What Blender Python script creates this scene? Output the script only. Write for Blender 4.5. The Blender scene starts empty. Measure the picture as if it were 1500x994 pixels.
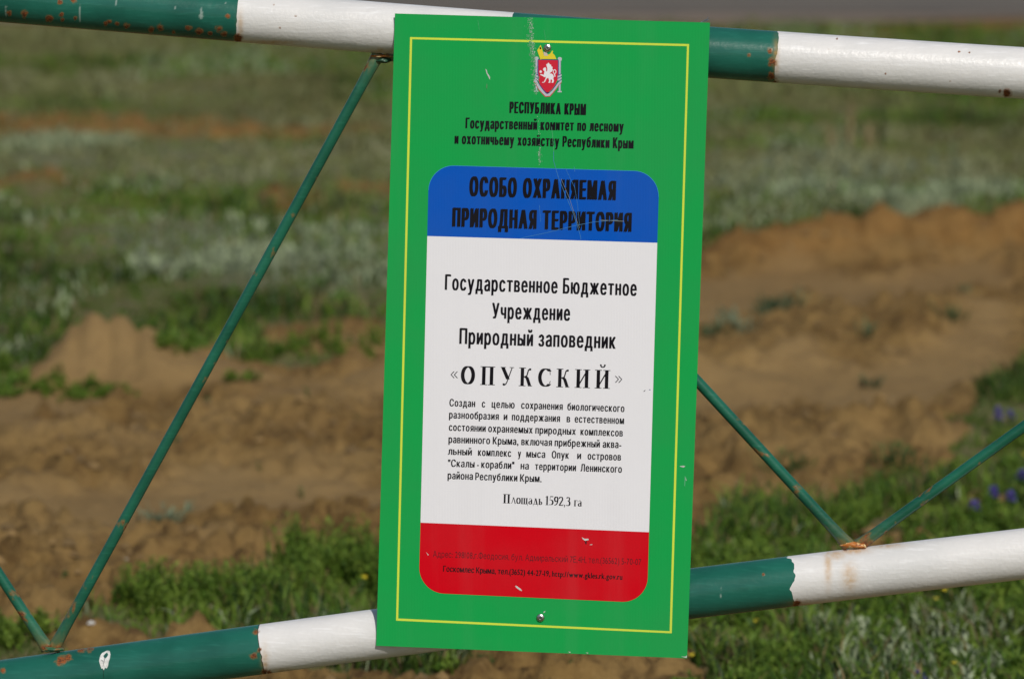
import bpy, math, random
import numpy as np
from mathutils import Vector
from mathutils.geometry import tessellate_polygon
random.seed(7); rng = np.random.default_rng(7)
S = bpy.context.scene; C = S.collection
# ---------------------------------------------------------------- camera
CAM_H, PITCH, LENS, SENS, FOCUS = 1.9, math.radians(8.0), 100.0, 23.6, 6.9
cd = bpy.data.cameras.new('camera'); cam = bpy.data.objects.new('camera', cd); C.objects.link(cam)
cam.location = (0, 0, CAM_H); cam.rotation_euler = (math.pi/2 - PITCH, 0, 0)
cd.lens = LENS; cd.sensor_width = SENS; cd.clip_start = 0.1; cd.clip_end = 9000
cd.dof.use_dof = True; cd.dof.focus_distance = FOCUS; cd.dof.aperture_fstop = 2.9; cd.dof.aperture_blades = 8
S.camera = cam
# ---------------------------------------------------------------- light
SUN_AZ, SUN_EL = math.radians(17), math.radians(42)      # azimuth from straight behind the camera towards the right
w = bpy.data.worlds.new('World'); S.world = w; w.use_nodes = True
nt = w.node_tree; bg = nt.nodes['Background']
sky = nt.nodes.new('ShaderNodeTexSky'); sky.sky_type = 'NISHITA'; sky.sun_disc = False
sky.sun_elevation = SUN_EL; sky.sun_rotation = math.pi - SUN_AZ
nt.links.new(sky.outputs[0], bg.inputs[0]); bg.inputs[1].default_value = 0.066
sd = bpy.data.lights.new('sun', 'SUN'); sun = bpy.data.objects.new('sun', sd); C.objects.link(sun)
to_sun = Vector((math.sin(SUN_AZ)*math.cos(SUN_EL), -math.cos(SUN_AZ)*math.cos(SUN_EL), math.sin(SUN_EL)))
sun.rotation_euler = to_sun.to_track_quat('Z', 'Y').to_euler()
sd.energy = 3.0; sd.angle = math.radians(0.53); sd.color = (1.0, 0.955, 0.89)
S.view_settings.view_transform = 'Standard'; S.view_settings.look = 'None'
S.view_settings.exposure = 0.02; S.view_settings.gamma = 1.0
S.render.engine = 'CYCLES'

# ---------------------------------------------------------------- measuring: photograph pixels -> rays -> planes that stand in the place
FPX = LENS/SENS*1500.0
FW = np.array([0, math.cos(PITCH), -math.sin(PITCH)]); UP = np.array([0, math.sin(PITCH), math.cos(PITCH)])
CAM = np.array([0, 0, CAM_H])
def ray(px, py):
    return FW + np.array([1.0, 0, 0])*((px-750)/FPX) + UP*((497-py)/FPX)
YAW = math.radians(5.0)
PU = np.array([math.cos(YAW), -math.sin(YAW), 0]); PN = np.array([-math.sin(YAW), -math.cos(YAW), 0])
P0 = CAM + FW*FOCUS
def on_plane(px, py, back=0.0):                     # point of the sign's plane, 'back' metres behind it
    r = ray(px, py); p0 = P0 - PN*back
    return CAM + r*(np.dot(p0-CAM, PN)/np.dot(r, PN))
def gp(px, py):                                     # point of the flat ground
    r = ray(px, py); t = -CAM_H/r[2]
    return (CAM + r*t)[:2]
def mpp(d): return d/FPX                            # metres per pixel at a distance
# ---------------------------------------------------------------- noise
def _h(ix, iy, s):
    n = (ix.astype(np.int64)*374761393 + iy.astype(np.int64)*668265263 + s*1442695041) & 0xffffffff
    n = ((n ^ (n >> 13))*1274126177) & 0xffffffff
    n = ((n ^ (n >> 16))*2246822519) & 0xffffffff
    return ((n ^ (n >> 15)) & 0xffffff)/float(0xffffff)
def vn(x, y, s=0):
    ix = np.floor(x); iy = np.floor(y); fx = x-ix; fy = y-iy
    fx = fx*fx*fx*(fx*(fx*6-15)+10); fy = fy*fy*fy*(fy*(fy*6-15)+10)
    a = _h(ix, iy, s); b = _h(ix+1, iy, s); c = _h(ix, iy+1, s); d = _h(ix+1, iy+1, s)
    return (a+(b-a)*fx)*(1-fy)+(c+(d-c)*fx)*fy
def fbm(x, y, s=0, o=4, g=0.5):
    t = np.zeros_like(x, dtype=float); a = 1.0; n = 0
    for i in range(o):
        t += a*vn(x*1.0+17.3*i, y*1.0-9.1*i, s+i*31); n += a; a *= g
        x, y = (x*1.62-y*1.18), (x*1.18+y*1.62)
    return t/n
def inpoly(x, y, P):
    r = np.zeros(x.shape, bool); n = len(P)
    for i in range(n):
        x0, y0 = P[i]; x1, y1 = P[(i+1) % n]
        if y0 == y1: continue
        c = ((y0 > y) != (y1 > y)) & (x < (x1-x0)*(y-y0)/(y1-y0)+x0)
        r ^= c
    return r
def sm(a, b, x):
    t = np.clip((x-a)/(b-a), 0, 1); return t*t*(3-2*t)
# ---------------------------------------------------------------- object helpers
def tag(o, label=None, cat=None, group=None, kind=None):
    if label: o['label'] = label
    if cat: o['category'] = cat
    if group: o['group'] = group
    if kind: o['kind'] = kind
    return o
def empty(name, loc):
    o = bpy.data.objects.new(name, None); o.location = loc; o.empty_display_size = 0.1; C.objects.link(o); return o
def mk(name, V, F, mat, parent=None, loc=None, smooth=False, attrs=None):
    """V world points; F list of faces or (n,k) array. Stored relative to the parent / loc."""
    V = np.asarray(V, dtype=np.float64)
    base = np.array(origin(parent)) if parent is not None else (np.array(loc) if loc is not None else np.zeros(3))
    off = np.zeros(3) if parent is not None or loc is None else base
    me = bpy.data.meshes.new(name); VV = (V-base).astype(np.float32)
    if isinstance(F, np.ndarray):
        k = F.shape[1]; me.vertices.add(len(VV)); me.vertices.foreach_set('co', VV.ravel())
        me.loops.add(F.size); me.loops.foreach_set('vertex_index', F.ravel().astype(np.int32))
        me.polygons.add(len(F)); me.polygons.foreach_set('loop_start', np.arange(0, F.size, k, dtype=np.int32))
        me.update(calc_edges=True)
    else:
        me.from_pydata(VV.tolist(), [], F)
    if smooth: me.polygons.foreach_set('use_smooth', np.ones(len(me.polygons), bool))
    for k_, v_ in (attrs or {}).items():
        v_ = np.asarray(v_, dtype=np.float32)
        if v_.ndim == 1:
            a = me.attributes.new(k_, 'FLOAT', 'POINT'); a.data.foreach_set('value', v_)
        else:
            a = me.attributes.new(k_, 'FLOAT_COLOR', 'POINT')
            a.data.foreach_set('color', np.concatenate([v_, np.ones((len(v_), 1), np.float32)], 1).ravel())
    if mat: me.materials.append(mat)
    me.update()
    o = bpy.data.objects.new(name, me); C.objects.link(o); o.location = off
    if parent is not None: o.parent = parent
    return o
def origin(o):
    p = Vector((0, 0, 0))
    while o is not None: p = p + o.location; o = o.parent
    return p
# ---------------------------------------------------------------- material helpers
def mat(name):
    m = bpy.data.materials.new(name); m.use_nodes = True; return m, m.node_tree, m.node_tree.nodes['Principled BSDF']
def N(t, k, **kw):
    n = t.nodes.new(k)
    for a, b in kw.items(): setattr(n, a, b)
    return n
def noise(t, vec, scale, detail=4, rough=.5):
    n = N(t, 'ShaderNodeTexNoise'); n.inputs['Scale'].default_value = scale; n.inputs['Detail'].default_value = detail
    n.inputs['Roughness'].default_value = rough
    if vec is not None: t.links.new(vec, n.inputs['Vector'])
    return n.outputs['Fac']
def mathn(t, op, a, b=None, clamp=False):
    n = N(t, 'ShaderNodeMath', operation=op); n.use_clamp = clamp
    for i, v in enumerate((a, b)):
        if v is None: continue
        if isinstance(v, (int, float)): n.inputs[i].default_value = v
        else: t.links.new(v, n.inputs[i])
    return n.outputs[0]
def mixc(t, f, a, b):
    n = N(t, 'ShaderNodeMix', data_type='RGBA')
    for i, v in ((0, f), (6, a), (7, b)):
        if isinstance(v, (int, float)): n.inputs[i].default_value = v
        elif isinstance(v, tuple): n.inputs[i].default_value = (*v, 1)
        else: t.links.new(v, n.inputs[i])
    return n.outputs[2]
def ramp(t, f, a, b, lo=0., hi=1.):
    n = N(t, 'ShaderNodeMapRange'); n.interpolation_type = 'SMOOTHSTEP'; t.links.new(f, n.inputs[0])
    n.inputs[1].default_value = a; n.inputs[2].default_value = b; n.inputs[3].default_value = lo; n.inputs[4].default_value = hi
    return n.outputs[0]
def bump(t, b, h, strength, dist):
    n = N(t, 'ShaderNodeBump'); n.inputs['Strength'].default_value = strength; n.inputs['Distance'].default_value = dist
    t.links.new(h, n.inputs['Height']); t.links.new(n.outputs[0], b.inputs['Normal']); return n
def obc(t): return N(t, 'ShaderNodeTexCoord').outputs['Object']
def attr(t, n, out='Fac'):
    a = N(t, 'ShaderNodeAttribute'); a.attribute_name = n; return a.outputs[out]
def simple(name, col, rough=.5, metal=0., var=.0, vscale=20):
    m, t, b = mat(name); b.inputs['Roughness'].default_value = rough; b.inputs['Metallic'].default_value = metal
    if var:
        c2 = tuple(x*(1-var) for x in col)
        t.links.new(mixc(t, ramp(t, noise(t, obc(t), vscale, 5), .35, .65), col, c2), b.inputs['Base Color'])
    else: b.inputs['Base Color'].default_value = (*col, 1)
    return m
def paint(name, col, col2, rough, orange_peel=.5):
    """gloss enamel brushed on steel: brush marks, runs, rust where the attribute says the paint has gone"""
    m, t, b = mat(name); o = obc(t)
    n1 = noise(t, o, 9, 5); n2 = noise(t, o, 70, 4)
    mp = N(t, 'ShaderNodeMapping'); t.links.new(o, mp.inputs[0]); mp.inputs['Scale'].default_value = (30, 30, 260)
    br = noise(t, mp.outputs[0], 1.0, 4)
    c = mixc(t, ramp(t, n1, .35, .7), col, col2)
    c = mixc(t, mathn(t, 'MULTIPLY', ramp(t, br, .5, .8), .35), c, tuple(min(1, x*1.5+.01) for x in col))
    st = attr(t, 'stain'); c = mixc(t, mathn(t, 'MULTIPLY', st, .75, True), c, (.50, .27, .06))
    sc = attr(t, 'scuff'); c = mixc(t, sc, c, (.62, .68, .62))
    ru = mathn(t, 'ADD', attr(t, 'rust'), mathn(t, 'MULTIPLY', mathn(t, 'SUBTRACT', noise(t, o, 260, 4), .5), .55))
    rm = ramp(t, ru, .40, .80)
    rc = mixc(t, ramp(t, noise(t, o, 330, 3), .4, .6), (.26, .075, .014), (.10, .032, .010))
    halo = ramp(t, ru, .12, .5)
    c = mixc(t, mathn(t, 'MULTIPLY', halo, .45), c, (.28, .12, .02))
    c = mixc(t, rm, c, rc); t.links.new(c, b.inputs['Base Color'])
    t.links.new(mathn(t, 'ADD', mathn(t, 'MULTIPLY', rm, .5), rough, True), b.inputs['Roughness'])
    b.inputs['Specular IOR Level'].default_value = .45
    hh = mathn(t, 'ADD', mathn(t, 'MULTIPLY', noise(t, o, 170, 3), orange_peel), mathn(t, 'MULTIPLY', br, .8))
    hh = mathn(t, 'ADD', hh, mathn(t, 'MULTIPLY', n2, .8))
    hh = mathn(t, 'SUBTRACT', hh, mathn(t, 'MULTIPLY', rm, .8))
    bump(t, b, hh, .38, .0009)
    return m
M_GREEN = paint('green_enamel', (.014, .125, .088), (.009, .085, .060), .27)
M_WHITE = paint('white_enamel', (.72, .70, .675), (.65, .64, .62), .33, 1.3)
M_STRUT = paint('strut_enamel', (.015, .132, .078), (.009, .082, .048), .25)
M_STEEL = simple('bare_steel', (.10, .06, .04), .7, .3, .4, 90)
M_ZINC = simple('zinc_screw', (.62, .62, .60), .32, 1., .35, 600)
def sign_ink(name, col, rough=.55, worn=.10):
    m, t, b = mat(name); o = obc(t)
    c = mixc(t, ramp(t, noise(t, o, 7, 6), .3, .75), col, tuple(x*(1-worn)+.010 for x in col))
    mp = N(t, 'ShaderNodeMapping'); t.links.new(o, mp.inputs[0]); mp.inputs['Scale'].default_value = (24, 24, 2.2)
    c = mixc(t, ramp(t, noise(t, mp.outputs[0], 1.0, 5), .5, .78, 0, .16), c, tuple(x*.75+.07 for x in col))
    sp = ramp(t, noise(t, o, 420, 2), .70, .80, 0, .25)
    c = mixc(t, sp, c, tuple(min(1, x*.8+.06) for x in col)); t.links.new(c, b.inputs['Base Color'])
    b.inputs['Roughness'].default_value = rough; b.inputs['Specular IOR Level'].default_value = .10
    wv = N(t, 'ShaderNodeTexWave'); wv.wave_type = 'BANDS'; wv.bands_direction = 'X'; wv.inputs['Scale'].default_value = 70
    wv.inputs['Distortion'].default_value = .5; t.links.new(o, wv.inputs['Vector'])
    hh = mathn(t, 'ADD', mathn(t, 'MULTIPLY', wv.outputs['Fac'], .35), mathn(t, 'ADD', noise(t, o, 60, 4), mathn(t, 'MULTIPLY', noise(t, o, 5, 2), 9.0)))
    bump(t, b, hh, .12, .0010)
    return m
M_SGREEN = sign_ink('sign_green', (.008, .355, .072))
M_SBLUE = sign_ink('sign_blue', (.0, .092, .50))
M_SWHITE = sign_ink('sign_white', (.82, .805, .83), .55, .02)
M_SRED = sign_ink('sign_red', (.63, .0, .008))
M_YELLOW = sign_ink('sign_yellow', (.66, .78, .07))
M_BLACK = sign_ink('sign_black', (.005, .004, .007), .5)
M_MAROON = sign_ink('sign_faded_ink', (.12, .008, .014))
M_FILM = simple('sign_core_white', (.62, .64, .60), .6, 0, .25, 300)
M_LINE = simple('sign_light_blue', (.05, .33, .60), .5)
M_EDGE = simple('sign_panel_edge', (.10, .33, .12), .6, 0, .3, 200)
M_GOLD = simple('crest_yellow', (.78, .62, .02), .5)
M_GREY = simple('crest_silver', (.50, .52, .56), .5)
M_GREY2 = simple('crest_silver_shade', (.22, .25, .36), .5)
M_NAVY = simple('crest_navy', (.02, .03, .20), .5)
M_CRED = simple('crest_red', (.62, .006, .03), .5)
# ---------------------------------------------------------------- the ground
def wid(d): return 1.3+.25*np.clip(d, 0, 60)
NC, NR, D0, D1 = 500, 820, 7.4, 62.0
s_in = np.linspace(-1, 1, NC)
dr = np.exp(np.linspace(math.log(D0), math.log(D1), NR))
SS, DD = np.meshgrid(s_in, dr); GX = SS*wid(DD); GY = DD
def W(P): return [tuple(gp(*p)) for p in P]
# bumps of the terrain: pixel, base line, half-width px, height px, depth sigma m
MOUNDS = [(62, 558, 24, 66, .15), (90, 556, 32, 88, .18), (130, 556, 40, 104, .18), (175, 556, 42, 104, .18), (230, 558, 42, 86, .18), (275, 562, 38, 62, .18), (330, 570, 50, 32, .18), (480, 520, 60, 22, .16), (560, 575, 60, 34, .20), (430, 590, 90, 22, .2),
          (60, 640, 60, 22, .12), (200, 660, 90, 20, .12), (330, 800, 90, 24, .10), (120, 790, 60, 18, .10), (470, 690, 60, 18, .15), (40, 720, 50, 18, .12),
          (1245, 640, 26, 40, .05), (1330, 640, 60, 36, .10), (1130, 650, 60, 26, .10), (1420, 600, 40, 22, .1),
          (1150, 540, 90, 40, .20), (1290, 510, 90, 44, .22), (1420, 480, 80, 40, .22), (1060, 570, 60, 34, .15), (60, 285, 45, 22, .3), (400, 300, 40, 18, .3), (540, 303, 60, 20, .3)]
BERM = [(980, 388, 66), (1060, 385, 60), (1110, 384, 52), (1170, 378, 56), (1230, 376, 60), (1290, 372, 66), (1350, 372, 62), (1420, 370, 60), (1500, 368, 58), (1700, 366, 50)]
def mound_h(x, y):
    h = np.zeros_like(x)
    for (px, py, wp, hp, sy) in MOUNDS:
        g = gp(px, py); d = g[1]; sx = wp*mpp(d)*1.0
        wx = x+.12*(vn(x*5, y*5, 3)-.5); wy = y+.12*(vn(x*5, y*5, 4)-.5)
        h = np.maximum(h, hp*mpp(d)*1.02*np.exp(-((wx-g[0])/sx)**2*.5-((wy-g[1])/sy)**2*.5))
    return h
bx = [gp(a, b) for a, b, c in BERM]; bh = [c*mpp(gp(a, b)[1]) for a, b, c in BERM]
def berm_h(x, y):
    xs = [p[0] for p in bx]
    cy = np.interp(x, xs, [p[1] for p in bx]); hh = np.interp(x, xs, bh, left=0, right=0)
    fade = sm(xs[0], xs[0]+.3, x)
    jag = .72+.36*vn(x*5, y*2, 21)+.2*vn(x*15, y*6, 22)
    yy = y-cy-.25*(vn(x*2.2, 0*x, 23)-.5)
    prof = np.where(yy < 0, np.exp(-(yy/.20)**2), np.exp(-(yy/.45)**2))
    return fade*hh*jag*prof*.9
GRASS = [W(p) for p in [
    [(-900, 50), (2600, 50), (2600, 335), (1900, 345), (1500, 352), (1400, 350), (1320, 356), (1230, 352), (1160, 358), (1080, 366), (1000, 372), (860, 400), (720, 480), (600, 500),
     (560, 478), (470, 478), (400, 470), (380, 500), (430, 545), (395, 548), (330, 530), (250, 530), (130, 535), (60, 560), (20, 590), (-900, 592)],
    [(-400, 568), (0, 570), (110, 576), (180, 582), (120, 592), (-400, 596)], [(215, 560), (285, 562), (270, 574), (210, 572)],
    [(415, 520), (470, 512), (560, 530), (560, 545), (440, 548)], [(320, 574), (380, 574), (375, 584), (318, 582)],
    [(70, 925), (110, 895), (170, 872), (240, 868), (275, 872), (330, 850), (395, 852), (430, 826), (500, 822), (560, 810), (720, 805), (760, 905), (690, 955), (600, 985), (480, 975), (330, 950), (230, 930), (150, 925)],
    [(-300, 900), (-40, 905), (40, 925), (75, 945), (60, 985), (-300, 1050)],
    [(1500, 545), (1462, 560), (1440, 590), (1425, 640), (1420, 662), (1350, 692), (1262, 712), (1180, 722), (1090, 735), (1060, 775), (1010, 800), (900, 860), (930, 930), (1010, 960), (1030, 1010), (1100, 1200), (2600, 1200), (2600, 470), (1600, 500)],
]]
HOLES = [W(p) for p in [
    [(-300, 188), (60, 180), (300, 178), (560, 190), (700, 215), (540, 212), (400, 202), (200, 208), (0, 210), (-300, 212)],
    [(-100, 275), (120, 272), (130, 296), (40, 300), (-100, 300)], [(350, 290), (440, 285), (500, 292), (640, 288), (640, 314), (500, 314), (360, 312)],
    [(1195, 735), (1250, 730), (1270, 748), (1200, 756)], [(1400, 745), (1470, 740), (1490, 765), (1410, 770)], [(1235, 785), (1330, 775), (1350, 800), (1250, 815)],
    [(110, 925), (190, 922), (260, 955), (120, 970)], [(1340, 215), (1420, 212), (1410, 222), (1340, 222)]]]
TRACKS = [W(p) for p in [
    [(900, 398), (1500, 392), (1500, 418), (1200, 440), (1100, 462), (900, 470)],
    [(1000, 560), (1180, 545), (1340, 510), (1500, 440), (1500, 560), (1380, 590), (1200, 600), (1000, 600)],
    [(-300, 590), (160, 590), (120, 625), (-300, 640)], [(-300, 720), (560, 700), (560, 750), (-300, 765)]]]
SILV = [W(p) for p in [[(110, 352), (250, 320), (560, 330), (720, 330), (720, 425), (560, 435), (350, 420), (200, 400)], [(-200, 225), (500, 215), (700, 230), (700, 262), (-200, 262)], [(980, 235), (1180, 225), (1460, 250), (1500, 290), (1300, 325), (1150, 335), (1000, 320)],
    [(0, 215), (560, 210), (560, 245), (0, 250)], [(1225, 900), (1330, 890), (1480, 905), (1520, 1010), (1440, 1040), (1250, 1010)]]]
def warp(x, y):
    a = .010*y*np.clip(y/12, .5, 2)
    return (x+a*1.2*(fbm(x*6/np.clip(y/12, 1, 3), y*6/np.clip(y/12, 1, 3), 50)-.5)*2,
            y+a*3.2*(fbm(x*5/np.clip(y/12, 1, 3), y*3/np.clip(y/12, 1, 3), 60)-.5)*2)
def anyp(x, y, Ps):
    r = np.zeros(x.shape, bool)
    for P in Ps: r |= inpoly(x, y, P)
    return r
def blur(a, n=2):
    for _ in range(n):
        p = np.pad(a, 1, mode='edge')
        a = (p[:-2, 1:-1]+p[2:, 1:-1]+p[1:-1, :-2]+p[1:-1, 2:]+p[1:-1, 1:-1]*2)/6
    return a
wx, wy = warp(GX, GY)
grass = (anyp(wx, wy, GRASS) & ~anyp(wx, wy, HOLES)).astype(float)
# beyond the measured view the field simply goes on
MH0 = mound_h(GX, GY); grass = np.where((MH0 > .016) & (GY < 15) & (GX < 0), 0, grass)
grass = np.where(GY < 8.3, (fbm(GX*2, GY*2, 91) > .47).astype(float), grass)
track = blur(anyp(wx, wy, TRACKS).astype(float), 6)
silver = blur(anyp(wx, wy, SILV).astype(float), 22)
grassS = blur(grass, 4); gB = blur(grass, 30); grassC = np.where(GY > 17, .25+.75*gB, grassS)
road_y0 = 27.3
rough = (1-grassS)*(1-.85*track)*(1-.85*np.where((GX < 0) & (GY < 15), sm(.012, .05, MH0), 0))
cl = fbm(GX*9, GY*9, 5, 5, .55); cl2 = fbm(GX*24, GY*24, 6, 4, .6); rid = 1-np.abs(fbm(GX*5, GY*5, 8, 4)*2-1)
hz = .030*(fbm(GX*1.3, GY*1.3, 1, 3)-.5)+.012*(fbm(GX*5, GY*5, 2, 3)-.5)
pits = sm(.60, .78, fbm(GX*4.5, GY*4.5, 77, 4))
clod = np.zeros_like(GX)
for q, (fr, am) in enumerate(((13, .026), (28, .016))):
    v = fbm(GX*fr+3.1*q, GY*fr, 33+q, 2); clod += am*sm(.56, .70, v)
hz = hz + rough*(.046*(cl-.5)+.050*(cl2-.5)+.022*(rid-.6)-.036*pits+clod*1.25) + (1-grassS)*track*.008*(cl2-.5)
MH = mound_h(GX, GY); BH = berm_h(GX, GY)
hz = hz + MH*(.9+.25*(cl-.5)) + BH
hz += grassS*.012*(fbm(GX*3, GY*3, 12)-.3)
fade = sm(25, 27.8, GY); hz = hz*(1-fade)+.004*fade*(fbm(GX, GY, 14)-.5)
def lookup(A, x, y):
    fy = np.clip((np.log(np.clip(y, D0, D1*.999))-math.log(D0))/(math.log(D1)-math.log(D0))*(NR-1), 0, NR-1.001)
    fx = np.clip((x/wid(y)+1)/2*(NC-1), 0, NC-1.001)
    i = fy.astype(int); j = fx.astype(int); a = fy-i; b = fx-j
    return (A[i, j]*(1-b)+A[i, j+1]*b)*(1-a)+(A[i+1, j]*(1-b)+A[i+1, j+1]*b)*a
def gz(x, y): return float(lookup(hz, np.array([x]), np.array([y]))[0])
# whole sheet: fine middle, coarse skirts out to the horizon
out = np.array([.15, .5, 1.2, 3, 8, 20, 60, 200, 700, 2500, 6000.])
xl = -(wid(DD[:, :1])+out[::-1]); xr = wid(DD[:, :1])+out
FX = np.concatenate([xl, GX, xr], 1); FY = np.repeat(DD[:, :1], FX.shape[1], 1)
k = len(out)
def ext(A, m='edge'): return np.pad(A, ((0, 0), (k, k)), mode=m)
def rows(ds):
    ds = np.array(ds)[:, None]; g = s_in[None]*wid(ds)
    X = np.concatenate([-(wid(ds)+out[::-1]), g, wid(ds)+out], 1); return X, np.repeat(ds, X.shape[1], 1)
Xa, Ya = rows([-6000, -800, -100, -20, -4, 1, 3, 4.5, 5.5, 6.2, 6.8, 7.2]); Xb, Yb = rows([66, 75, 90, 130, 220, 500, 1500, 4000, 7000])
AX = np.concatenate([Xa, FX, Xb]); AY = np.concatenate([Ya, FY, Yb])
def padr(A): return np.concatenate([np.repeat(A[:1], Xa.shape[0], 0), A, np.repeat(A[-1:], Xb.shape[0], 0)])
AZ = padr(ext(hz)); AG = padr(ext(grassC)); AT = padr(ext(np.maximum(track, np.where((GX < 0) & (GY < 15), sm(.012, .05, MH0), 0)*.9))); AS = padr(ext(silver))
far = (np.abs(AX) > wid(AY)+1) | (AY < 6.3) | (AY > 62)
AZ = np.where(far, 0, AZ); AG = np.where(far, .75, AG)
red = padr(ext(np.clip(sm(13.5, 17.5, GY)*(1-grassS*.3)*.9, 0, 1)*(.6+.4*vn(GX*2, GY*2, 40))))
red = np.clip(red+padr(ext(sm(.02, .07, BH)*.5)), 0, 1)
R, Q = AX.shape; idx = np.arange(R*Q).reshape(R, Q)
F = np.stack([idx[:-1, :-1], idx[:-1, 1:], idx[1:, 1:], idx[1:, :-1]], -1).reshape(-1, 4)
m, t, b = mat('soil_and_turf'); o = obc(t)
n1 = noise(t, o, 1.7, 6, .6); n2 = noise(t, o, 13, 6, .6); n3 = noise(t, o, 60, 5, .65)
soil = mixc(t, ramp(t, n2, .35, .68), (.225, .138, .046), (.120, .068, .023))
soil = mixc(t, ramp(t, n1, .35, .7), soil, (.265, .170, .064))
soil = mixc(t, mathn(t, 'MULTIPLY', ramp(t, n3, .5, .75), .5), soil, (.34, .22, .085))
soil = mixc(t, mathn(t, 'MULTIPLY', ramp(t, n3, .28, .42, 1, 0), .6), soil, (.070, .038, .017))
soil = mixc(t, ramp(t, noise(t, o, 26, 3, .5), .56, .68, 0, .55), soil, (.085, .047, .020))
soil = mixc(t, mathn(t, 'MULTIPLY', attr(t, 'track'), .55), soil, (.31, .205, .090))
soil = mixc(t, mathn(t, 'MULTIPLY', attr(t, 'red'), .6), soil, (.235, .115, .030))
turf = mixc(t, ramp(t, n2, .35, .65), (.105, .125, .040), (.175, .145, .070))
turf = mixc(t, mathn(t, 'MULTIPLY', attr(t, 'silver'), .6), turf, (.17, .18, .11))
gm = ramp(t, mathn(t, 'ADD', attr(t, 'grass'), mathn(t, 'MULTIPLY', mathn(t, 'SUBTRACT', n3, .5), .6)), .35, .7)
t.links.new(mixc(t, gm, soil, turf), b.inputs['Base Color']); b.inputs['Roughness'].default_value = .95
b.inputs['Specular IOR Level'].default_value = .12
bump(t, b, mathn(t, 'ADD', noise(t, o, 110, 5, .65), mathn(t, 'MULTIPLY', n3, .8)), .8, .010)
g = mk('ground', np.stack([AX, AY, AZ], -1).reshape(-1, 3), F, m, smooth=True,
       attrs={'grass': AG.ravel(), 'track': AT.ravel(), 'silver': AS.ravel(), 'red': red.ravel()})
tag(g, kind='structure')
# the road along the far side of the field, and its pale gravel edge
def strip(name, x0, x1, nx, f0, f1, z, material, ny=14):
    xs = np.linspace(x0, x1, nx); T = np.linspace(0, 1, ny)[:, None]
    a = f0(xs)[None]; c = f1(xs)[None]; Y = a+(c-a)*T; X = np.repeat(xs[None], ny, 0)
    Z = z + .006*(fbm(X*.8, Y*.8, 15)-.5)*0
    i = np.arange(nx*ny).reshape(ny, nx); F = np.stack([i[:-1, :-1], i[:-1, 1:], i[1:, 1:], i[1:, :-1]], -1).reshape(-1, 4)
    return mk(name, np.stack([X, Y, Z+0*X], -1).reshape(-1, 3), F, material)
def road_mat(name, a, b_, c):
    m, t, b = mat(name); o = obc(t); n2 = noise(t, o, 1.2, 6, .6)
    mp = N(t, 'ShaderNodeMapping'); t.links.new(o, mp.inputs[0]); mp.inputs['Scale'].default_value = (.15, 2.2, 1)
    n3 = noise(t, mp.outputs[0], 1.0, 4)
    cc = mixc(t, ramp(t, n2, .35, .7), a, b_); cc = mixc(t, ramp(t, n3, .45, .7, 0, .7), cc, c)
    t.links.new(cc, b.inputs['Base Color']); b.inputs['Roughness'].default_value = .9
    bump(t, b, noise(t, o, 40, 5), .6, .01); return m
edge = lambda xs: 28.1+.5*vn(xs*.6, xs*0, 70)+.15*vn(xs*3, xs*0, 71)
tag(strip('gravel_verge', -60, 60, 900, lambda xs: edge(xs), lambda xs: edge(xs)+1.5, .010, road_mat('gravel', (.20, .145, .10), (.16, .12, .085), (.24, .19, .15))), kind='structure')
tag(strip('road', -400, 400, 500, lambda xs: 29.1+.12*vn(xs*1.3, xs*0, 72), lambda xs: 38+0*xs, .016, road_mat('road_surface', (.125, .104, .080), (.100, .085, .068), (.14, .118, .09))), kind='structure')
# ---------------------------------------------------------------- grass and herbs
def leafmat(name, trans=.25, rough=.6):
    m, t, b = mat(name); c = attr(t, 'tint', 'Color'); o = obc(t)
    t.links.new(c, b.inputs['Base Color']); b.inputs['Roughness'].default_value = rough; b.inputs['Specular IOR Level'].default_value = .25
    tr = N(t, 'ShaderNodeBsdfTranslucent'); t.links.new(c, tr.inputs[0]); mx = N(t, 'ShaderNodeMixShader'); mx.inputs[0].default_value = trans
    t.links.new(b.outputs[0], mx.inputs[1]); t.links.new(tr.outputs[0], mx.inputs[2]); t.links.new(mx.outputs[0], t.nodes['Material Output'].inputs[0])
    return m
M_LEAF = leafmat('leaf')
def blades(x, y, z, h, wd, lean, az, face, col):
    n = len(x); dx = np.cos(az)*lean; dy = np.sin(az)*lean; ux = np.cos(face)*wd*.5; uy = np.sin(face)*wd*.5
    V = np.zeros((n, 5, 3)); 
    V[:, 0] = np.stack([x-ux, y-uy, z], -1); V[:, 1] = np.stack([x+ux, y+uy, z], -1)
    mx = x+dx*.35*h; my = y+dy*.35*h; mz = z+h*.6
    V[:, 2] = np.stack([mx+ux*.9, my+uy*.9, mz], -1); V[:, 3] = np.stack([mx-ux*.9, my-uy*.9, mz], -1)
    V[:, 4] = np.stack([x+dx*h, y+dy*h, z+h*(1-.25*np.clip(lean, 0, 1.5))], -1)
    i = np.arange(n)[:, None]*5
    Fq = np.concatenate([i+np.array([[0, 1, 2]]), i+np.array([[0, 2, 3]]), i+np.array([[3, 2, 4]])])
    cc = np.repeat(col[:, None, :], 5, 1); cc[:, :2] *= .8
    return V.reshape(-1, 3), Fq, cc.reshape(-1, 3)
def scatter(n, d0, d1, pw=1.0):
    d = (d0**pw+(d1**pw-d0**pw)*rng.random(n))**(1/pw); x = (rng.random(n)*2-1)*(.5+.15*d)+.0
    return x, d
def colmix(k, A, B): return A[None]*(1-k[:, None])+B[None]*k[:, None]
cG1 = np.array([.072, .155, .014]); cG2 = np.array([.180, .260, .034]); cS = np.array([.35, .41, .24]); cDry = np.array([.24, .18, .08]); cDk = np.array([.028, .058, .014])
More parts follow.
